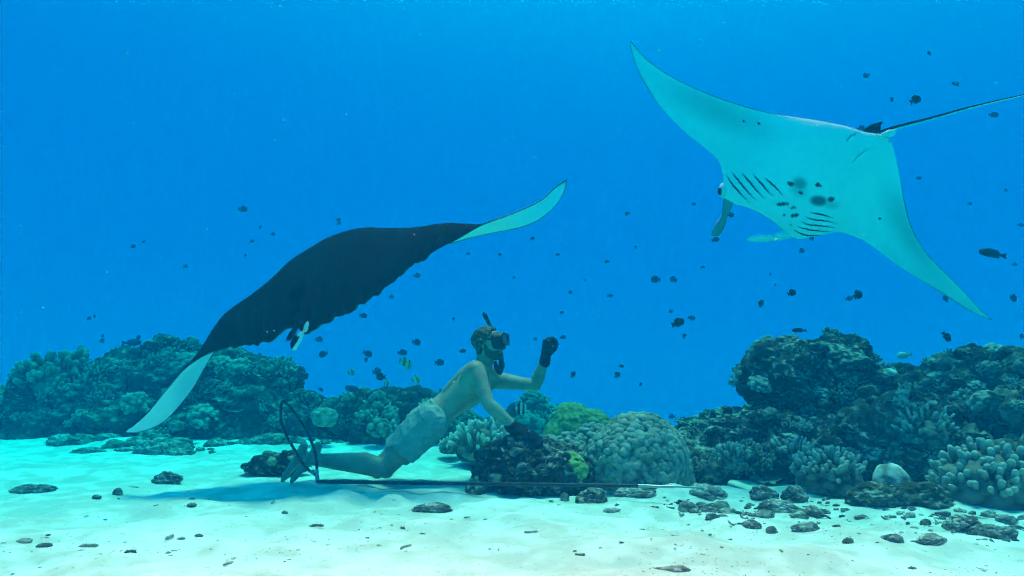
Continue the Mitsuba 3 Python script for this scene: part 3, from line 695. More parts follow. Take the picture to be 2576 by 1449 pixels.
# head: turned a little towards us
hc = at(1229, 866, 4.62); fwd = unit([.93, -.34, .06]); lat = unit(np.cross([0, 0, 1.0], fwd)); upv = np.cross(fwd, lat); H = np.stack([fwd, lat, upv], 1)
hp = lambda a, b, c: hc+H@np.array([a, b, c])
HD = [hull(ball(hp(-.012, 0, .035), (.098, .076, .082), H), ball(hp(.030, 0, .005), (.068, .066, .070), H)),
      hull(ball(hp(.030, 0, -.005), (.062, .064, .055), H), ball(hp(.056, 0, -.084), (.032, .032, .026), H), ball(hp(-.005, .050, -.055), .022), ball(hp(-.005, -.050, -.055), .022)),
      hull(ball(hp(.092, 0, .018), .010), ball(hp(.112, 0, -.022), (.016, .014, .011), H), ball(hp(.088, .016, -.022), .009), ball(hp(.088, -.016, -.022), .009)),
      ball(hp(.088, 0, -.050), (.014, .024, .007), H), ball(hp(.085, 0, -.063), (.014, .021, .007), H), hull(ball(hp(.080, .03, .03), (.014, .016, .009), H), ball(hp(.080, -.03, .03), (.014, .016, .009), H)), ball(hp(.072, 0, -.088), (.018, .02, .014), H),
      hull(ball(neck1, .056), ball(hp(-.025, 0, -.03), (.052, .056, .04), H))]
for sg in (-1, 1):
    HD.append(hull(ball(hp(-.012, sg*.078, .008), (.016, .010, .024), H), ball(hp(-.006, sg*.074, -.022), (.008, .008, .012), H))-ball(hp(-.006, sg*.088, .004), (.009, .006, .014), H))
bodym = soft(union(M), .013, 26); headm = soft(union(HD), .006, 6)
both = tri(m3.Manifold(m3.Mesh(np.asarray(bodym.vertices, np.float32), np.asarray(bodym.faces, np.uint32)))+m3.Manifold(m3.Mesh(np.asarray(headm.vertices, np.float32), np.asarray(headm.faces, np.uint32))))
both.merge_vertices(); trimesh.smoothing.filter_taubin(both, iterations=4)
scene[PERSON+'__body'] = mikit.ply(both, 'skin_mat', smooth=True)
# hair and beard: shells lifted off the head where they grow, tousled by noise
def shell(mask, lift, seed, freq):
    v, f = np.array(headm.vertices), np.array(headm.faces); n = np.array(headm.vertex_normals); L = (v-hc)@H
    m = mask(L); w = ss(0, .016, m); o = -.003+(.003+lift*(.35+1.1*fbm(L*np.array(freq), 3, seed)))*w
    keep = (m[f] > -.006).all(1)
    t_ = trimesh.Trimesh(v+n*o[:, None], f[keep], process=False); t_.remove_unreferenced_vertices(); return t_


def hair_mask(L):
    x, y, z = L.T; line = np.interp(x, [-.12, -.045, -.030, -.012, .006, .012, .030, .055, .075, .10], [-.085, -.075, -.055, -.01, -.005, .028, .045, .078, .092, .13])
    line = np.where((np.abs(y) < .045) & (x > .02), np.maximum(line, .082+.25*(x-.05)), line)
    return z-line+.010*(fbm(L*60, 2, 6)-.5)


def beard_mask(L):
    x, y, z = L.T; top = np.interp(x, [-.02, .004, .02, .05, .085, .11], [-.03, .01, -.022, -.045, -.040, -.040])
    m = np.minimum(top-z, z+.125); m = np.minimum(m, x+.012)
    return np.where((np.abs(y) < .022) & (z < -.046) & (z > -.066) & (x > .07), -.01, m)+.006*(fbm(L*70, 2, 4)-.5)


put('hair', shell(hair_mask, .015, 3, (40, 70, 40)), 'hair_mat', PERSON)
put('beard', shell(beard_mask, .005, 5, (90, 90, 90)), 'beard_mat', PERSON)
mat('beard_mat', mikit.proc(lambda p, n, uv: mikit.mix((0.02, 0.032, 0.024), (0.07, 0.10, 0.075), mikit.fbm(p.x*70, p.y*70, p.z*70, 2))), 0.8, 0.1)


def ringpts(f, n=40): return np.array([f(a) for a in np.linspace(0, 2*np.pi, n)])


# mask: soft skirt, two-lens frame, lenses, strap
mask = hull(ball(hp(.055, 0, .026), (.030, .074, .056), H), ball(hp(.116, 0, .026), (.012, .064, .046), H), ball(hp(.106, 0, -.026), (.018, .028, .020), H), ball(hp(.070, .048, -.016), .024), ball(hp(.070, -.048, -.016), .024))-ball(hp(.04, 0, -.045), (.05, .05, .035), H)
MK = put('mask', soft(mask, .007, 6), 'rubber_mat', PERSON)
for sg in (-1, 1):
    c = hp(.132, sg*.035, .024); nx_ = unit(H@np.array([1, sg*.22, 0])); ex = unit(np.cross(upv, nx_)); ey = np.cross(nx_, ex)
    out = lambda a, kx=.032, ky=.038: c+ex*kx*np.sign(np.cos(a))*abs(np.cos(a))**.75+ey*ky*np.sign(np.sin(a))*abs(np.sin(a))**.75-ey*.25*kx*np.cos(a)*sg*0
    put('frame', tube(ringpts(out), .0065, 8, cap=False), 'rubber_mat', MK)
    ring = ringpts(lambda a: out(a, .031, .037), 25)[:-1]; v = np.vstack([ring, [c+nx_*.004]])
    put('lens', trimesh.Trimesh(v, np.array([[i, (i+1) % 24, 24] for i in range(24)]), process=False), 'lens_mat', MK)
strap = np.array([hp(.055*math.cos(a)-.02 if True else 0, .083*math.sin(a), .030-.008*math.cos(a)) for a in np.linspace(0, 2*np.pi, 49)])
strap = np.array([hp(-.012+.114*math.cos(a), .089*math.sin(a), .030-.006*math.cos(a)) for a in np.linspace(math.radians(48), math.radians(312), 40)])
sm = np.vstack([np.stack([strap+upv*.006, strap-upv*.006], 1).reshape(-1, 3)]); off = (strap-hc); off = off/np.linalg.norm(off, axis=1, keepdims=True)
inn = np.stack([strap+upv*.006-off*.004, strap-upv*.006-off*.004], 1).reshape(-1, 3); N = len(sm); f = []
for i in range(len(strap)-1):
    a, b = 2*i, 2*i+1; f += [[a, b, b+2], [a, b+2, a+2], [N+a, N+b+2, N+b], [N+a, N+a+2, N+b+2], [a, a+2, N+a+2], [a, N+a+2, N+a], [b, N+b+2, b+2], [b, N+b, N+b+2]]
put('strap', trimesh.Trimesh(np.vstack([sm, inn]), np.array(f), process=False), 'rubber_mat', MK)
# snorkel: from the loose mouthpiece under the chin up behind the mask, flat-topped tip
SN = put('snorkel', tube(smooth_path([at(1216, 785, 4.74), at(1225, 804, 4.74), at(1236, 826, 4.74), at(1248, 850, 4.735), at(1258, 880, 4.73), at(1263, 905, 4.70), at(1264, 922, 4.66)], 30), np.r_[.005, .014, .0165, .0165, np.full(23, .014), .015, .016, .017], 10), 'rubber_mat', PERSON)
put('mouthpiece', soft(union(chain([at(1261, 900, 4.66), at(1262, 918, 4.62), at(1257, 936, 4.58), at(1249, 926, 4.56), at(1246, 912, 4.57)], [.016, .022, .021, .017, .012])), .008, 5), 'rubber_mat', SN)


# shorts: waist, two flared legs with turned hems, folds
def cloth(ms, length, it, amp, seed):
    t = soft(union(ms), length, it); p = np.array(t.vertices); n = np.array(t.vertex_normals)
    e = unit(nkn-nhp); q = p@np.stack([Fp[:, 0], np.cross(e, Fp[:, 0]), e], 1); w = ss(-.05, .30, (p-nhp)@e)
    rg = lambda fr, sd: np.clip(1-np.abs(2*fbm(q*np.array(fr), 1, sd)-1)*1.7, 0, 1)**3
    dg = q@np.array([[1, 0, 0], [0, .8, .6], [0, -.6, .8]]).T
    rd = lambda fr, sd: np.clip(1-np.abs(2*fbm(dg*np.array(fr), 1, sd)-1)*1.7, 0, 1)**3
    o = amp*(1.1*rg([9, 11, 3.0], seed)*w+.9*rd([8, 4, 16], seed+2)*(1-.4*w)+.6*rg([17, 20, 6], seed+3)+.6*rd([6, 22, 5], seed+5)*(1-w))-amp*.6
    o = o*(1-.8*ss(.155, .215, np.minimum((p-nhp)@e, (p-fhp)@unit(fkn-fhp))))
    return trimesh.Trimesh(p+n*o[:, None], t.faces, process=False)


legs = []
for (h0, k0) in ((nhp, nkn), (fhp, fkn)):
    q = h0*.42+k0*.58
    legs += [hull(ball(h0, .122), ball(h0*.7+k0*.3, .118)), hull(ball(h0*.7+k0*.3, .118), ball(q, .118))]
sh = union(legs+[hull(ball(mp(.02), (.172, .130, .115), Fp), ball(mp(.20), (.148, .112, .03), Fp))])
cuts = []
for (h0, k0) in ((nhp, nkn), (fhp, fkn)):
    q = h0*.40+k0*.60; kd_ = unit(k0-h0)
    cuts.append(bone(q+kd_*.055, q+kd_*.30, .12, .14))
for c_ in cuts: sh = sh-c_
for (h0, k0) in ((nhp, nkn), (fhp, fkn)):
    q = h0*.42+k0*.58; kd_ = unit(k0-h0); sh = sh-bone(q+kd_*.01, q+kd_*.25, .082, .098)
sh = sh-ball(mp(.42), (.20, .17, .085), Fp)
SH = put('shorts', cloth([sh], .008, 8, .016, 3), 'shorts_mat', PERSON)
PB = np.stack([unit(np.cross(t_ax, Fp[:, 0])), -Fp[:, 0], t_ax], 1)
pk = trimesh.creation.box((.085, .010, .060)).subdivide().subdivide(); pk.vertices += np.array([0, 1, 0])*(-.9*np.array(pk.vertices)[:, :1]**2*6)
put('pocket_flap', trimesh.Trimesh(np.array(pk.vertices)@PB.T+nhp-Fp[:, 0]*.128+t_ax*.035, pk.faces, process=False), 'shorts_mat', SH, smooth=40)
w0 = mp(.225)
put('waistband', tube(np.array([w0+Fp[:, 0]*.142*math.cos(a)+Fp[:, 1]*.106*math.sin(a) for a in np.linspace(0, 2*np.pi, 48)]), .014, 8, cap=False), 'shorts_mat', SH)


# gloved hands: five separate fingers rooted in the palm
def hand(wr, along, palmn, curl, spread, thumb, S=1.0, flip=1):
    a = unit(along); nrm_ = unit(palmn-a*np.dot(palmn, a)); x = np.cross(a, nrm_)*flip; M = []
    P = lambda u, v, w: wr+(a*u+x*v+nrm_*w)*S
    M += [hull(ball(P(-.045, 0, 0), .037*S), ball(P(-.005, 0, 0), (.034*S,)*3)), hull(ball(P(0, 0, 0), .032*S), ball(P(.03, .025, 0), .022*S), ball(P(.03, -.025, 0), .024*S)),
          hull(ball(P(.03, .026, 0), .020*S), ball(P(.03, -.026, 0), .022*S), ball(P(.088, .036, -.002), .016*S), ball(P(.092, .012, -.004), .017*S), ball(P(.09, -.012, -.004), .017*S), ball(P(.084, -.034, 0), .016*S))]
    for k, (v, L, r) in enumerate(((-.034, .072, .0125), (-.0115, .084, .0130), (.0115, .080, .0128), (.034, .064, .0115))):
        c = curl[k]; d0 = a+x*spread*(k-1.5)*.16; p = P(.088, v, -.003); pts = [p]; ang = 0
        for seg, b in ((.46, .55), (.31, 1.0), (.23, .8)):
            ang += c*b; d = unit(unit(d0)*math.cos(ang)+nrm_*math.sin(ang)); p = p+d*L*seg*S; pts.append(p)
        M += chain(pts, [r*1.1*S, r*1.05*S, r*.97*S, r*.85*S], 12)
    p0 = P(.022, -.034, .008); d1 = unit(a*thumb[0]+x*-thumb[1]+nrm_*thumb[2]); d2 = unit(a*thumb[3]+x*-thumb[4]+nrm_*thumb[5])
    M += chain([p0, p0+d1*.040*S, p0+d1*.040*S+d2*.028*S, p0+d1*.04*S+d2*.050*S], [.021*S, .0165*S, .015*S, .012*S], 12)
    return union(M)


gl = soft(hand(at(1303, 1080, 4.40), at(1346, 1100, 4.32)-at(1303, 1080, 4.40), np.array([-.25, .12, -1.0]), (.62, .52, .55, .7), .5, (.6, .75, .25, .9, .25, .3), 1.26, -1), .0045, 4)
G1 = put('glove', gl, 'neoprene_mat', PERSON)
put('print', trimesh.creation.box((.010, .003, .014), T_ := np.vstack([np.hstack([basis([-.3, -.55, .75], 1), at(1331, 1087, 4.30)[:, None]+np.array([[0], [.008], [.006]])]), [[0, 0, 0, 1]]])), 'glove_print_mat', G1)
gr = soft(hand(at(1373, 894, 4.80), unit([.16, -.05, 1.0]), np.array([.90, .42, -.05]), (1.35, 1.45, 1.5, 1.5), .12, (.75, .25, .6, .75, -.55, .55), 1.10, 1), .0045, 4)
put('glove', gr, 'neoprene_mat', PERSON)

# the pole spear lying in front of him: shaft, bright tip, prong, rubber loop
pl0, pl1, pl2, pl3 = at(798, 1212, 4.36), at(1605, 1222, 3.88), at(1695, 1224.5, 3.84), at(1757, 1226, 3.81)
POLE = numbered('pole_spear'); tag(POLE, 'long black pole spear with silver tip lying on the sand before the swimmer', 'spear')
mat('pole_mat', (0.010, 0.013, 0.020), 0.5, 0.3); mat('steel_mat', (0.34, 0.36, 0.38), 0.35, 0.5, metallic=0.6)
scene[POLE+'__shaft'] = mikit.ply(tube(smooth_path([pl0, pl0*.5+pl1*.5, pl1], 20), .0115, 12), 'pole_mat', smooth=40)
scene[POLE+'__tip'] = mikit.ply(tube([pl1, pl1*.5+pl2*.5, pl2], .0085, 10), 'steel_mat', smooth=40)
scene[POLE+'__prong'] = mikit.ply(tube([pl2, pl2*.5+pl3*.5, pl3], [.0055, .0055, .003], 8), 'steel_mat', smooth=40)
scene[POLE+'__collar'] = mikit.ply(tube([at(796, 1188, 4.42), at(798, 1200, 4.42), at(799, 1213, 4.42)], [.010, .013, .014], 10), 'steel_mat', smooth=40)
band = smooth_path([at(796, 1196, 4.42), at(770, 1176, 4.44), at(740, 1130, 4.47), at(716, 1085, 4.5), at(706, 1052, 4.52), at(707, 1022, 4.53), at(713, 1008, 4.53), at(723, 1017, 4.53), at(746, 1045, 4.5), at(766, 1076, 4.48), at(784, 1112, 4.45), at(795, 1152, 4.43), at(797, 1192, 4.42)], 90)
scene[POLE+'__rubber_loop'] = mikit.ply(tube(band, .0095, 8), 'rubber_mat', smooth=True)
for px, py, k in ((797, 1186, 0), (786, 1187, 1)):
    scene[POLE+'__clamp'+('_001' if k else '')] = mikit.ply(tube([at(px-2, py-5, 4.415), at(px, py, 4.415), at(px+1, py+5, 4.415)], .0125, 10), 'steel_mat', smooth=40)


# ------------------------------------------------------------------ more coral, rooted on the reef rocks
scat = rnd(77)


def pick(key, n, seed, box, upmin=-0.2, depth=None):
    """n spots on a reef rock that face us or the light, inside a picture box, well apart."""
    t = reefs[key]; c = t.triangles_center; nn = t.face_normals; g = rnd(seed)
    q = c-CAM; dep = q@FWD; px = 1288+F*q[:, 0]/dep; py = 724.5-F*(q@UP)/dep
    face = -(q*nn).sum(1)/np.linalg.norm(q, axis=1)
    ok = np.where((px > box[0]) & (px < box[2]) & (py > box[1]) & (py < box[3]) & (nn[:, 2] > upmin) & (face > -.25) & (c[:, 2] > gz(c[:, 0], c[:, 1])-.02))[0]
    out = []; w = t.area_faces[ok]; w = w/w.sum()
    for i in g.choice(ok, size=min(len(ok), n*12), replace=False, p=w):
        if all(np.linalg.norm(c[i]-c[j]) > .07 for j in out): out.append(i)
        if len(out) == n: break
    return [(c[i], nn[i]) for i in out]


ROOTED = {'left': 'the left reef mound', 'mid': 'the low middle ridge', 'right': 'the tall dark outcrop', 'right_end': 'the right-hand reef block', 'far': 'the far hazy hillock', 'lean': 'the gloved hand\'s boulder'}


WORDS = {'brown': 'brown', 'olive': 'olive-green', 'pale': 'pale-tipped', 'dead': 'dead grey', 'chalk': 'chalky white'}


def where_on(key, c, box):
    q = c-CAM; dep = q@FWD; px = 1288+F*q[0]/dep; py = 724.5-F*(q@UP)/dep
    h = ('left end', 'left half', 'middle', 'right half', 'right end')[int(np.clip((px-box[0])/(box[2]-box[0])*5, 0, 4))]
    v = ('crest', 'upper face', 'lower face', 'foot')[int(np.clip((py-box[1])/(box[3]-box[1])*4, 0, 3))]
    return f'{v}, {h} of {ROOTED[key]}'


def crust(key, n, seed, box, r0, r1, kinds, upmin=-0.2):
    g = rnd(seed+1)
    for k, (c, nn) in enumerate(pick(key, n, seed, box, upmin)):
        r = r0+(r1-r0)*g.random()**1.6; kind = g.choice(list(kinds), p=np.array(list(kinds.values()))/sum(kinds.values()))
        up = unit(nn*.6+np.array([0, -.1, .7])); B = basis(up, seed+k); m = str(g.choice(['brown', 'olive', 'pale'], p=[.4, .2, .4]))
        where = ROOTED[key]; spot_ = where_on(key, c, box); size = 'small ' if r < r0+(r1-r0)*.25 else 'large ' if r > r0+(r1-r0)*.65 else ''
        if kind == 'knob':
            t = knobby(c, (r, r*g.uniform(.7, 1), r*g.uniform(.5, .8)), int(g.integers(40, 110)), g.uniform(.22, .42), seed*13+k, 4 if r > .075 or key in ('right', 'right_end') and r > .055 else 3, .25, B, -.5)
            tag(put_coral('knobby_coral', t, m), f'{size}{WORDS[m]} knobby coral clump, {spot_}', 'coral', f'knobby corals on {where}')
        elif kind == 'finger':
            dome, fs = colony(c-up*r*.2, r*.7, int(g.integers(22, 40)), r*g.uniform(.45, .8), r*g.uniform(.085, .12), seed*17+k, up, .7, 85, sides=6, fork=.5, tip=1.15)
            key2 = numbered('finger_coral'); tag(key2, f'{size}{WORDS[m]} finger coral tuft, {spot_}', 'coral', f'finger corals on {where}')
            scene[key2+'__base'] = mikit.ply(dome, 'coral_mat', smooth=True, color=tinted(dome, 'dead')); f = catk(fs)
            scene[key2+'__finger'] = mikit.ply(f, 'coral_mat', smooth=True, color=tinted(f, m)); tag(key2+'__finger', kind='stuff')
        elif kind == 'plate':
            ps = plates(c+up*r*.1, r*1.1, int(g.integers(2, 4)), seed*19+k)
            key2 = numbered('plate_coral'); tag(key2, f'{size}plate coral shelves, {spot_}', 'coral', f'plate corals on {where}')
            for q_, p_ in enumerate(ps): scene[key2+'__plate'+(f'_{q_:03d}' if q_ else '')] = mikit.ply(p_, 'pale_coral_mat' if m == 'pale' else 'brown_coral_mat', smooth=35)
        else:
            t = craggy(stone(c, (r, r*.8, r*.7), seed*23+k, 4 if r > .11 else 3, .4), [(5, r*.12, 'n'), (1.3/r, r*.22, 'r'), (3/r, r*.10, 'r')], seed+k)
            tag(put('coral_lump', t, 'dark_rock_mat' if g.random() < .5 else 'rock_mat', smooth=40), f'{size}ragged dead coral lump, {spot_}', 'coral lump', f'dead coral lumps on {where}')


crust('left', 130, 101, (-20, 840, 740, 1100), .07, .17, dict(knob=4, finger=6, plate=1.5, lump=2))
crust('mid', 40, 111, (720, 960, 1210, 1120), .07, .14, dict(knob=2.5, finger=6, plate=1, lump=1.5))
crust('far', 9, 121, (1270, 1000, 1450, 1100), .10, .18, dict(knob=3, finger=4))
crust('right', 190, 131, (1690, 840, 2300, 1240), .030, .10, dict(knob=3, finger=3.5, plate=2.0, lump=4))
crust('right_end', 130, 141, (2180, 880, 2600, 1240), .032, .11, dict(knob=3.5, finger=4, plate=2.4, lump=2.5))
crust('lean', 30, 151, (1200, 1090, 1480, 1235), .018, .045, dict(knob=.7, lump=5))

# thick lobed coral heads standing up from the left reef and the ridge
def lobed(name, label, lobes, m='brown_coral_mat', seed=0):
    key = numbered(name); tag(key, label, 'coral'); g = rnd(seed)
    for k, (px, py, qx, qy, Y, r) in enumerate(lobes):
        a, b = at(px, py, Y), at(qx, qy, Y+g.normal(0, .05)); mid_ = a*.5+b*.5+g.normal(0, .02, 3)
        t = soft(union(chain([a, mid_, b], [r*.85, r*.9, r*1.1], 14)), r*.5, 6)
        scene[key+'__lobe'+(f'_{k:03d}' if k else '')] = mikit.ply(craggy(t, [(6, r*.3, 'n'), (16, r*.22, 'r'), (40, r*.06, 'n')], seed+k), m, smooth=True)


finger_coral(128, 966, 8.4, .32, 110, .17, .032, 71, 'brown', 'big brush-like finger coral crown overhanging the far left end of the reef', parts=False, spread=95, flat=.75, tip=1.2, fork=.3, sides=7)
finger_coral(178, 935, 8.6, .16, 26, .20, .036, 72, 'brown', 'thick upright coral columns on the right of the brush-like crown', parts=False, spread=45, tip=1.2, sides=7)
lobed('lobed_coral', 'pair of upright antler-shaped coral lobes on the ridge left of the shorts', [(895, 1050, 883, 1010, 7.6, .07), (900, 1045, 908, 996, 7.55, .075), (905, 1050, 922, 1022, 7.6, .05), (880, 1050, 868, 1028, 7.6, .05)], 'brown_coral_mat', 5)
lobed('lobed_coral', 'cluster of blunt coral lobes on the ridge just left of the capped rock', [(955, 1040, 940, 1008, 7.4, .06), (965, 1040, 962, 1000, 7.35, .05), (975, 1040, 983, 1006, 7.4, .05), (960, 1050, 948, 1025, 7.3, .06)], 'olive_coral_mat', 6)
lobed('lobed_coral', 'fan of dark coral lobes on the ridge beside the loop', [(745, 1040, 735, 1003, 8.0, .06), (760, 1040, 757, 998, 8.0, .07), (775, 1040, 778, 1000, 8.0, .06), (790, 1040, 800, 1008, 8.0, .06), (800, 1045, 815, 1020, 8.0, .06)], 'brown_coral_mat', 7)
tag(put('sea_cucumber', tube(smooth_path([at(2138, 1082, 4.75), at(2165, 1090, 4.72), at(2190, 1087, 4.72), at(2217, 1089, 4.75)], 14), np.r_[.006, .013, .015, np.full(8, .016), .015, .012, .005], 9), 'pale_coral_mat'), 'pale worm-like coral finger lying across the dark hollow of the right reef', 'coral')

# ------------------------------------------------------------------ loose stones and rubble on the sand
def pebble(px, py, wpx, hpx, seed, label, m='rubble_mat', asp=.7, name='stone', group=None, sub=3, rz=None, rough=.30):
    p = ground(px, py+hpx*.25); k = np.linalg.norm(p-CAM)/F; r = (wpx*k/2, wpx*k/2*asp, hpx*k/2*1.15)
    tag(put(name, stone(p+np.array([0, r[1]*.5, r[2]*.18]), r, seed, sub, rough, rnd(seed).uniform(-.25, .25) if rz is None else rz), m), label, 'stone', group)


for k, a in enumerate([
        (83, 1235, 88, 20, 'long dark stone lying on the sand at far left', 'dark_rubble_mat', .3), (415, 1210, 56, 34, 'dark upright stone at the left end of the manta\'s shadow', 'dark_rubble_mat', .8), (215, 1136, 66, 14, 'flat half-buried stone on the sand below the left wing tip', 'rubble_mat', .6),
        (293, 1240, 22, 22, 'dark stone in the small cluster left of the shadow', 'dark_rubble_mat', .8), (330, 1230, 34, 10, 'thin dark chip right of the small stone cluster', 'dark_rubble_mat', .6), (240, 1252, 20, 12, 'small dark stone left of the stone cluster', 'dark_rubble_mat', .8),
        (480, 1272, 24, 12, 'lone small dark stone on the bright sand below the shadow', 'dark_rubble_mat', .8), (1088, 1281, 92, 22, 'long crusted piece of rubble on the sand below the pole', 'dark_rubble_mat', .4), (1541, 1285, 48, 16, 'blocky stone chip below the large round coral head', 'rubble_mat', .5),
        (1421, 1254, 24, 28, 'small upright stone in front of the dark boulder', 'rubble_mat', .8), (1490, 1255, 70, 44, 'leaning rubble block propped under the pole', 'dark_rubble_mat', .8), (1700, 1434, 78, 14, 'flat weathered coral stick at the bottom edge', 'rubble_mat', .35), (1962, 1279, 96, 32, 'thick log-like piece of dead coral in front of the right reef', 'rubble_mat', .5),
        (2050, 1292, 50, 34, 'rounded stone right of the log-like dead coral', 'dark_rubble_mat', .8), (1892, 1322, 50, 22, 'jagged stone on the sand below the log-like dead coral', 'dark_rubble_mat', .7), (1944, 1336, 28, 22, 'dark roundish stone right of the jagged stone', 'dark_rubble_mat', .9), (2030, 1330, 60, 24, 'ragged branch of rubble right of centre', 'rubble_mat', .5),
        (2137, 1363, 28, 16, 'small dark stone on open sand at right', 'dark_rubble_mat', .8), (2352, 1362, 56, 22, 'rounded grey stone on open sand below the corner thicket', 'rubble_mat', .8), (2250, 1358, 50, 22, 'dark crumbly rubble left of the rounded grey stone', 'dark_rubble_mat', .7), (2432, 1326, 70, 36, 'large dark stone at the right edge of the sand', 'dark_rubble_mat', .7),
        (2508, 1348, 90, 34, 'long dark stone nearest the right edge', 'dark_rubble_mat', .5), (1785, 1250, 92, 44, 'pitted stone block between the round coral head and the right reef', 'rubble_mat', .8), (1925, 1248, 62, 40, 'dark pitted rock half sunk in the sand patch', 'dark_rubble_mat', .8), (2005, 1252, 52, 44, 'dark rock touching the upright finger coral', 'dark_rubble_mat', .8),
        (1600, 1243, 100, 26, 'low crusted slab under the large round coral head', 'rubble_mat', .6), (55, 1362, 34, 10, 'small grey stone at the lower left', 'rubble_mat', .7), (108, 1373, 32, 10, 'small dark stone right of the small grey one', 'dark_rubble_mat', .7), (220, 1374, 42, 9, 'thin dark stick on the sand at lower left', 'dark_rubble_mat', .3), (498, 1348, 20, 8, 'tiny dark stone on the bright sand', 'dark_rubble_mat', .8),
        (1790, 1200, 80, 70, 'ragged coral stump right of the large round coral head', 'rock_mat', .8), (2320, 1255, 130, 60, 'low brown rubble mound before the corner thicket', 'brown_coral_mat', .7), (2215, 1255, 110, 56, 'low brown rubble mound under the smooth pale dome', 'brown_coral_mat', .7)]):
    px, py, w_, h_, l_, m_, asp = a; pebble(px, py, w_*.9, h_*.95, 300+k, l_, m_, asp, sub=4 if w_ > 50 else 3, rough=.42 if w_ > 50 else .3)
# foot rock
t = reef_mesh([(690, 1168, 5.1, .16, .14, .06), (735, 1165, 5.1, .12, .12, .075), (650, 1178, 5.1, .08, .08, .035)], .012, [(6, .02, 'n'), (13, .022, 'r'), (30, .010, 'r')], 61)
tag(put('coral_rock', t, 'dark_rock_mat'), 'low dark rock on the sand behind the swimmer\'s feet', 'coral rock')
reefs['foot'] = t; ROOTED['foot'] = 'the feet\'s low rock'
crust('foot', 9, 161, (600, 1100, 800, 1200), .022, .04, dict(knob=1, lump=1))
# rubble skirt along the foot of the left reef and the ridge
g = rnd(5)
third = lambda px, a, b: ('left end', 'left half', 'middle', 'right half', 'right end')[int(np.clip((px-a)/(b-a)*5, 0, 4))]
sized = lambda w, a, b: 'small' if w < a else 'large' if w > b else 'middling'
tone_ = {'pale_coral_mat': 'pale', 'rubble_mat': 'grey', 'olive_coral_mat': 'olive', 'brown_coral_mat': 'brown', 'dark_rubble_mat': 'dark'}
for k in range(80):
    px = g.uniform(150, 730); py = 1101+44*math.exp(-((px-430)/170)**2)*g.random()+g.uniform(-4, 12); w_ = 14+44*g.random()**1.6; m_ = str(g.choice(['pale_coral_mat', 'rubble_mat', 'olive_coral_mat']))
    pebble(px, py, w_, w_*g.uniform(.3, .6), 400+k, f'{sized(w_, 24, 42)} {tone_[m_]} coral boulder, {third(px, 150, 730)} of the rubble below the left reef', m_, .8, 'rubble_boulder', 'boulders in the rubble skirt', 3 if w_ > 30 else 2, rough=.45)
for k in range(46):
    px = g.uniform(720, 1180); py = 1098+g.uniform(-8, 16); w_ = 12+34*g.random()**1.6; m_ = str(g.choice(['brown_coral_mat', 'rubble_mat', 'olive_coral_mat']))
    pebble(px, py, w_, w_*g.uniform(.35, .7), 490+k, f'{sized(w_, 20, 34)} {tone_[m_]} coral boulder, {third(px, 720, 1180)} of the low ridge\'s foot', m_, .8, 'rubble_boulder', 'boulders along the low ridge', 3 if w_ > 26 else 2, rough=.45)
for k in range(95):
    px = g.uniform(1640, 2576); base = np.interp(px, [1640, 1900, 2100, 2350, 2576], [1256, 1276, 1268, 1296, 1318]); py = base+g.normal(0, 17); w_ = 7+34*g.random()**2.4; m_ = str(g.choice(['rubble_mat', 'pale_coral_mat', 'brown_coral_mat', 'dark_rubble_mat'], p=[.5, .3, .1, .1]))
    pebble(px, py, w_, w_*g.uniform(.3, .7), 540+k, f'{sized(w_, 13, 26)} {tone_[m_]} broken coral stone, {third(px, 1640, 2576)} of the rubble band before the right reef', m_, g.uniform(.4, .9), 'rubble_stone', 'stones in the right rubble band', 3 if w_ > 16 else 2, rough=.5)
for k in range(44):
    px, py = g.uniform(20, 2560), 1200+245*g.random()**.8
    if 380 < px < 1720 and py < 1250: continue
    w_ = 6+10*g.random()**3; m_ = str(g.choice(['rubble_mat', 'rubble_mat', 'dark_rubble_mat']))
    pebble(px, py, w_, w_*g.uniform(.25, .45), 670+k, f'{tone_[m_]} pebble on open sand in the {third(px, 0, 2576)} of the foreground', m_, .6, 'pebble', 'pebbles scattered on the open sand', 2, rough=.45)
for k in range(66):
    px = g.uniform(1640, 2560) if k < 56 else g.uniform(150, 1500); base = np.interp(px, [1640, 1900, 2100, 2350, 2576], [1258, 1284, 1280, 1304, 1326]) if k < 56 else 1255+150*g.random()
    p = ground(px, base+abs(g.normal(0, 22))); L = g.uniform(.025, .075); r = g.uniform(.0045, .008); a = g.uniform(0, 3.14); d = np.array([math.cos(a), math.sin(a), g.uniform(-.05, .06)])
    t = tube(smooth_path([p-d*L*.5, p+g.normal(0, L*.10, 3), p+d*L*.5], 7)+np.array([0, 0, r*.5]), r*np.array([.5, 1, .95, .9, .95, .85, .4])*g.uniform(.8, 1.2, 7), 7)
    if k < 56 and g.random() < .5: t = cat([t, tube(smooth_path([p, p+d*L*.2+np.array([-d[1], d[0], .2])*L*.3, p+d*L*.25+np.array([-d[1], d[0], .5])*L*.45], 5)+np.array([0, 0, r*.5]), r*np.array([.9, .85, .8, .7, .3]), 7)])
    m_ = str(g.choice(['rubble_mat', 'pale_coral_mat', 'dark_rubble_mat'])); tag(put('coral_stick', t, m_), f'{sized(L, .04, .06)} {tone_[m_]} broken coral stick on the sand, {third(px, 0, 2576)} of the view', 'coral stick', 'broken coral sticks on the sand')
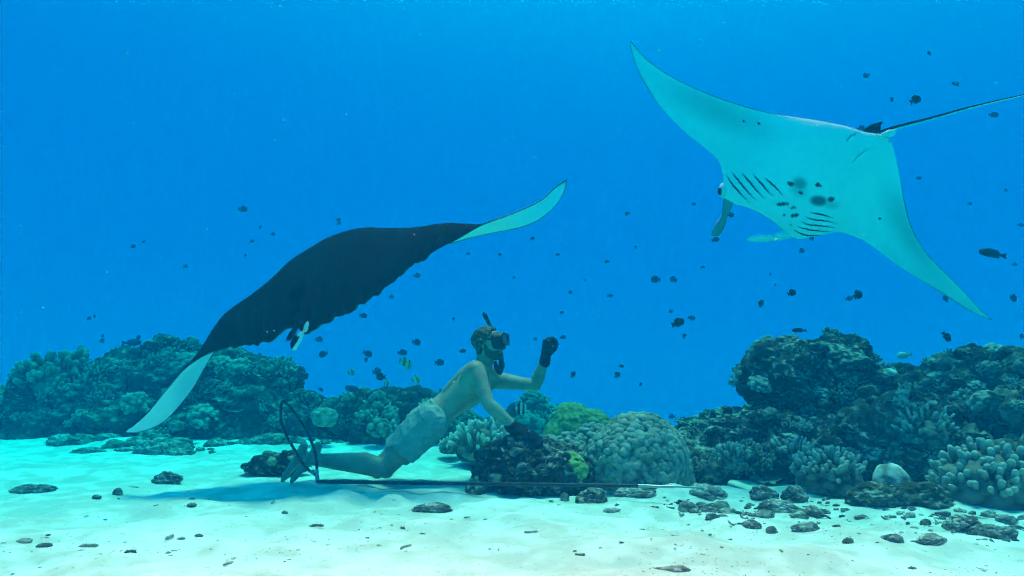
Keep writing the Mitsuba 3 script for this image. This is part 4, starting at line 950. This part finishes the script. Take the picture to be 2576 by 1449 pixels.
# crumbs of coral and shell, thicker in drifts
crumbs = []
base_i = trimesh.creation.icosphere(0)
for k in range(3800):
    px, py = g.uniform(-60, 2640), 1130+330*g.random()**.75
    q = np.array([px/240., py/60., 0.])
    if meshkit.noise(q[None], 4)[0]+.25*g.random() < .66: continue
    if g.random() < .30: px, py = g.normal(2100, 320), g.normal(1310, 40)
    p = ground(px, min(py, 1460)); r = g.uniform(.0012, .0034)*(1+1.4*(g.random() < .07))
    v = np.array(base_i.vertices)*np.array([r*g.uniform(1, 3), r, r*.5])*(1+.3*g.normal(size=(len(base_i.vertices), 1))*.6); a = g.uniform(0, 3.1); c_, s_ = math.cos(a), math.sin(a)
    crumbs.append(trimesh.Trimesh(v@np.array([[c_, s_, 0], [-s_, c_, 0], [0, 0, 1]])+p+np.array([0, 0, r*.2]), base_i.faces, process=False))
tag(put('coral_crumbs', cat(crumbs), 'rubble_mat', smooth=False), 'dark crumbs of coral and shell strewn over the sand', 'rubble', None, 'stuff')

# ------------------------------------------------------------------ fish
mat('damsel_mat', (0.02, 0.06, 0.13), 0.6, 0.1); mat('black_fish_mat', (0.012, 0.016, 0.022), 0.6, 0.1); mat('silver_fish_mat', (0.55, 0.60, 0.50), 0.4, 0.3)
scene['striped_fish_mat'] = {'type': 'twosided', 'bsdf': {'type': 'principled', 'base_color': {'type': 'mesh_attribute', 'name': 'vertex_color'}, 'roughness': .5, 'specular': .2}}


def fish_mesh(L, hgt, wid, tail=.22, fin_=.28, seed=0, sides=12, fork=.5, nose=.5):
    """A swimming fish along +x (nose), z up: one closed body with tail, and dorsal, anal and breast fins."""
    u = np.linspace(0, 1, 20); ub = u/(1-tail)                     # 0 nose .. 1 tail end
    hh = np.where(ub < 1, np.clip(np.sin(np.pi*np.clip(ub, 0, 1)**(.62+.3*(1-nose)))**.72, 0, 1)*.5*hgt*(1-.0*ub)+.055*hgt, 0)
    hh = np.where(ub >= .95, .08*hgt+(np.clip((u-(1-tail)*.95)/(1-(1-tail)*.95), 0, 1))**.8*.34*hgt, np.maximum(hh, .08*hgt*(ub > .1)))
    hh[0] = .03*hgt
    ww = np.where(ub < 1, np.sin(np.pi*np.clip(ub, 0, 1)**.6)**.8*.5*wid, 0)+.012*L*.4
    x = L*(.5-u); an = np.arange(sides)*2*np.pi/sides; V = []
    for i in range(20):
        xx = x[i]-(fork*L*.10*np.abs(np.sin(an))*(u[i] > .97))
        V.append(np.stack([np.full(sides, 0)+xx, ww[i]*np.cos(an), hh[i]*np.sin(an)], 1))
    v = np.vstack(V+[[[x[0]+.01*L, 0, 0], [x[-1]+.04*L*fork, 0, 0]]]); f = []
    for i in range(19):
        for j in range(sides):
            a, b, c, d = i*sides+j, i*sides+(j+1) % sides, (i+1)*sides+(j+1) % sides, (i+1)*sides+j; f += [[a, b, c], [a, c, d]]
    for j in range(sides): f += [[20*sides, (j+1) % sides, j], [20*sides+1, 19*sides+j, 19*sides+(j+1) % sides]]
    ms = [trimesh.Trimesh(v, np.array(f), process=False)]
    H = lambda q: np.interp(q, u, hh)
    for sg, q0, q1, k in ((1, .25, .74, 1.0), (-1, .48, .74, .9)):
        q = np.linspace(q0, q1, 9); lift = fin_*hgt*k*np.array([0, .35, .5, .58, .64, .72, .85, .8, .1]); xs = L*(.5-q)-np.linspace(0, .05*L, 9)
        lo = np.stack([L*(.5-q), 0*q, sg*H(q)*.9], 1); hi = np.stack([xs, 0*q, sg*(H(q)+lift)], 1); th = np.array([0, .006*L, 0])
        vv = np.vstack([lo+th, lo-th, hi+th*.3, hi-th*.3]); ff = []
        for i in range(8):
            ff += [[i, i+1, 19+i], [i, 19+i, 18+i], [9+i, 28+i, 10+i], [9+i, 27+i, 28+i], [18+i, 19+i, 28+i], [18+i, 28+i, 27+i]]
        ms.append(trimesh.Trimesh(vv, np.array(ff), process=False))
    for sg in (1, -1):
        b_ = np.array([.14*L, sg*wid*.45, -.06*hgt]); vv = np.array([b_, b_+[-.02*L, sg*.01*L, .06*hgt], b_+[-.15*L, sg*.07*L, -.02*hgt], b_+[-.11*L, sg*.05*L, -.12*hgt], b_+[0, -sg*.004*L, -.03*hgt]])
        ms.append(trimesh.Trimesh(vv, np.array([[0, 1, 2], [0, 2, 3], [0, 3, 4], [4, 3, 2], [4, 2, 1], [4, 1, 0]]), process=False))
    return cat(ms)


protos = [fish_mesh(1, .58, .20, .20, .26, 0), fish_mesh(1, .52, .19, .22, .34, 1), fish_mesh(1, .64, .20, .18, .22, 2)]
plyc = {}


def swim(px, py, lpx, head, tilt, Y, m='damsel_mat', proto=0, name='damselfish', label=None, catg='fish', group=None, yaw=None, mesh=None, color=None):
    key = numbered(name); p = at(px, py, Y); L = lpx*Y/F; g = rnd(int(px*7+py))
    yw = (0 if head > 0 else 180)+(g.uniform(-28, 28) if yaw is None else yaw)
    ck = (proto, m) if mesh is None else None
    if ck not in plyc or mesh is not None: d_ = mikit.ply(protos[proto] if mesh is None else mesh, m, smooth=35 if color is None else True, color=color); plyc[ck] = d_
    else: d_ = plyc[ck]
    L = L/max(.45, abs(math.cos(math.radians(yw))))
    scene[key] = {**d_, 'to_world': T().translate(p.tolist()).rotate([0, 1, 0], -tilt*1.0).rotate([0, 0, 1], yw).scale([L, L, L])}
    tag(key, label, catg, group); return key


# px, py, length, heading, tilt (nose up positive on screen for right-heading), depth
DAM = [(335, 620, 15, 1, 0, 11), (362, 608, 10, 1, 5, 12), (611, 526, 21, 1, 0, 10), (655, 571, 9, 1, 70, 12), (634, 607, 13, -1, 0, 11), (686, 589, 11, 1, 5, 12), (618, 642, 9, -1, 15, 12), (467, 670, 14, 1, 0, 16), (852, 553, 14, 1, 0, 18), (852, 562, 12, 1, 0, 18), (1178, 638, 11, 1, 5, 13),
       (1257, 640, 11, 1, -25, 13), (1403, 640, 11, 1, 0, 13), (1340, 600, 13, -1, 25, 13), (1050, 693, 16, 1, 15, 11), (985, 747, 14, 1, 0, 15), (1293, 698, 9, 1, 10, 16), (1435, 735, 12, 1, 30, 12), (1414, 786, 12, -1, 20, 12), (1535, 744, 15, 1, 0, 12), (1141, 802, 9, 1, 50, 11), (914, 794, 17, 1, -5, 9),
       (803, 854, 21, 1, -5, 7.2), (813, 891, 22, -1, 20, 7), (925, 890, 22, 1, -25, 7), (1013, 887, 22, 1, 5, 7), (1048, 861, 20, 1, -8, 7), (1106, 912, 23, 1, 0, 7), (1164, 883, 17, 1, 5, 8.5), (948, 934, 22, 1, 12, 7), (958, 948, 25, -1, -5, 7), (807, 980, 13, 1, -30, 9), (752, 943, 15, 1, 70, 8), (921, 905, 12, 1, 75, 9),
       (1442, 942, 17, 1, 60, 6.2), (1553, 943, 18, 1, 50, 6.5), (1563, 921, 13, 1, 0, 8.5), (1612, 967, 11, 1, 60, 8.5), (1578, 537, 14, -1, 20, 12), (1746, 513, 11, 1, 5, 12), (1527, 658, 14, -1, 10, 12), (1649, 703, 22, -1, -10, 7.5), (1694, 703, 20, -1, -10, 7.5), (1768, 672, 11, 1, 0, 12), (1688, 783, 12, -1, 20, 10),
       (1740, 800, 19, 1, -8, 9), (1706, 812, 32, 1, 22, 5.2), (1722, 845, 13, 1, 70, 8), (1915, 763, 18, 1, 80, 5.8), (1992, 737, 25, 1, 18, 5.8), (2017, 631, 18, 1, 20, 8), (1838, 541, 18, 1, 0, 7), (1800, 603, 20, 1, 12, 7), (2042, 600, 14, 1, -10, 9.5), (2158, 742, 30, 1, 25, 5.4), (2137, 751, 20, 1, 12, 9.5),
       (2337, 134, 14, 1, 0, 12), (2179, 190, 20, -1, 25, 9), (2404, 211, 19, 1, -15, 8.5), (2303, 251, 30, 1, 25, 6), (2244, 250, 14, 1, 75, 9.5), (2500, 289, 22, 1, -5, 7.5), (2166, 322, 18, 1, 20, 9), (2311, 448, 13, 1, 0, 13), (2530, 478, 13, 1, 0, 13), (2440, 512, 12, 1, 0, 13), (2568, 566, 14, 1, -10, 13),
       (2553, 665, 14, -1, 0, 12), (2549, 750, 24, 1, -10, 7.5), (2379, 752, 19, 1, 85, 7), (2381, 847, 28, 1, -55, 5.6), (2536, 883, 16, 1, 0, 11), (224, 801, 13, 1, 10, 12), (238, 796, 9, 1, 70, 12), (258, 845, 11, 1, 0, 11), (257, 857, 16, 1, 5, 11), (348, 850, 16, 1, 80, 9.5), (1347, 853, 11, 1, 0, 13),
       (1416, 848, 15, 1, 5, 8), (1690, 1048, 16, -1, 0, 8), (1599, 622, 8, 1, 60, 13), (1473, 705, 7, 1, 60, 13), (1938, 690, 8, 1, 80, 13), (1950, 716, 7, 1, 70, 14), (2572, 846, 18, -1, 0, 7)]
for k, (px, py, l, h, tl_, Y) in enumerate(DAM):
    zone = 'over the left reef' if px < 720 and py > 780 else 'high on the left above the black manta' if px < 720 else 'between the black manta and the swimmer' if px < 1190 and py > 760 else 'in open water behind the two mantas' if px < 1620 else 'under the pale manta' if py > 590 and px < 2240 else 'beside the pale manta' if py > 130 and px < 2240 else 'at the right edge of the view'
    dark_ = l >= 24
    sz = 'large black' if dark_ else 'small dark blue' if l > 15 else 'tiny faint blue'
    swim(px, py, l, h, tl_, Y, 'black_fish_mat' if dark_ else 'damsel_mat', k % 3, 'damselfish', f'{sz} damselfish swimming {zone}', 'fish', f'{sz} damselfish {zone}')
swim(1830, 1037, 30, 1, 50, 5.4, 'black_fish_mat', 1, 'damselfish', 'black damselfish hanging nose-up at the notch left of the tall outcrop', yaw=10)
swim(1472, 1077, 24, 1, 80, 5.2, 'black_fish_mat', 1, 'damselfish', 'black damselfish hanging in front of the yellow-green coral boulder', yaw=10)
wr = fish_mesh(1, .24, .15, .14, .22, 5, nose=.8)
swim(2496, 638, 76, -1, -9, 5.0, 'black_fish_mat', 0, 'wrasse', 'long dark wrasse near the right edge beside the pale manta\'s lower wing', mesh=wr, yaw=8)
swim(2010, 831, 38, -1, 0, 6.0, 'black_fish_mat', 0, 'wrasse', 'dark slender wrasse level above the tall outcrop', mesh=wr, yaw=8)
swim(888, 979, 40, -1, -14, 7.2, 'damsel_mat', 0, 'parrotfish', 'blue parrotfish gliding over the low ridge', mesh=fish_mesh(1, .36, .18, .14, .16, 6, nose=.7), yaw=8)
swim(2275, 893, 42, -1, 8, 5.6, 'silver_fish_mat', 0, 'snapper', 'pale silvery snapper above the saddle of the right reef', mesh=fish_mesh(1, .36, .17, .20, .20, 8), yaw=10)
swim(332, 862, 46, 1, 3, 9.0, 'damsel_mat', 0, 'parrotfish', 'dim parrotfish resting along the crest of the left reef', mesh=fish_mesh(1, .32, .18, .16, .16, 9), yaw=6)


def striped(px, py, l, h, tl_, Y, label, bands, hgt=.8, base=(.50, .50, .34), yaw=10, filament=False, name='butterflyfish'):
    mh = fish_mesh(1, hgt, .16, .15, .16, 3, sides=16)
    q = trimesh.remesh.subdivide(np.array(mh.vertices), np.array(mh.faces)); mh = trimesh.Trimesh(q[0], q[1], process=False)
    v = np.array(mh.vertices); c = np.tile(np.array(base, float), (len(v), 1)); xs = v[:, 0]+.12*v[:, 2]
    for a, b in bands: c[(xs > a) & (xs < b)] = (.01, .012, .015)
    if filament:
        fl = tube(smooth_path([(.12, 0, .40), (.0, 0, .62), (-.25, 0, .74), (-.62, 0, .74)], 14), np.linspace(.05, .008, 14), 5); mh = cat([mh, fl]); c = np.vstack([c, np.tile([.75, .75, .7], (len(fl.vertices), 1))])
    swim(px, py, l, h, tl_, Y, 'striped_fish_mat', 0, name, label, mesh=mh, color=c, yaw=yaw)


B1 = [(.28, .36), (.02, .16), (-.5, -.38)]
striped(1014, 909, 15, 1, -12, 6.8, 'upper of two black-barred butterflyfish close together', B1, yaw=50); striped(1026, 918, 16, 1, -15, 6.8, 'lower of two black-barred butterflyfish close together', B1, yaw=52)
striped(1047, 955, 19, 1, 18, 6.6, 'single pale butterflyfish with black bars left of the swimmer', B1, yaw=35); striped(884, 937, 15, 1, 10, 9, 'faint pale butterflyfish above the parrotfish', B1, yaw=35)
striped(972, 963, 9, 1, 10, 7.5, 'thin end-on butterflyfish beside the single barred one', B1, yaw=68)
striped(1309, 1028, 30, 1, -8, 4.9, 'black and white banded idol fish with trailing fin below the raised arm', [(.18, .34), (-.24, -.04), (-.6, -.42)], .85, (.80, .80, .70), 5, True, 'idol_fish')
striped(1378, 1004, 13, 1, 40, 7, 'small striped fish swimming nose-up above the yellow-green boulder', B1, .6, yaw=30)

# ------------------------------------------------------------------ drifting specks
sp = []; ic = trimesh.creation.icosphere(1)
for k in range(150):
    Y = g.uniform(1.2, 6); px, py = g.uniform(0, 2576), 1000*g.random(); r = g.uniform(.5, 1.5)*Y/F*(1.7 if g.random() < .1 else 1)
    sp.append(trimesh.Trimesh(np.array(ic.vertices)*r*np.array([1.4, 1, .8])+at(px, py, Y), ic.faces, process=False))
mat('speck_mat', (.75, .75, .72), .7, .1)
tag(put('drifting_specks', cat(sp), 'speck_mat'), 'pale specks of plankton drifting in the water', 'plankton', None, 'stuff')
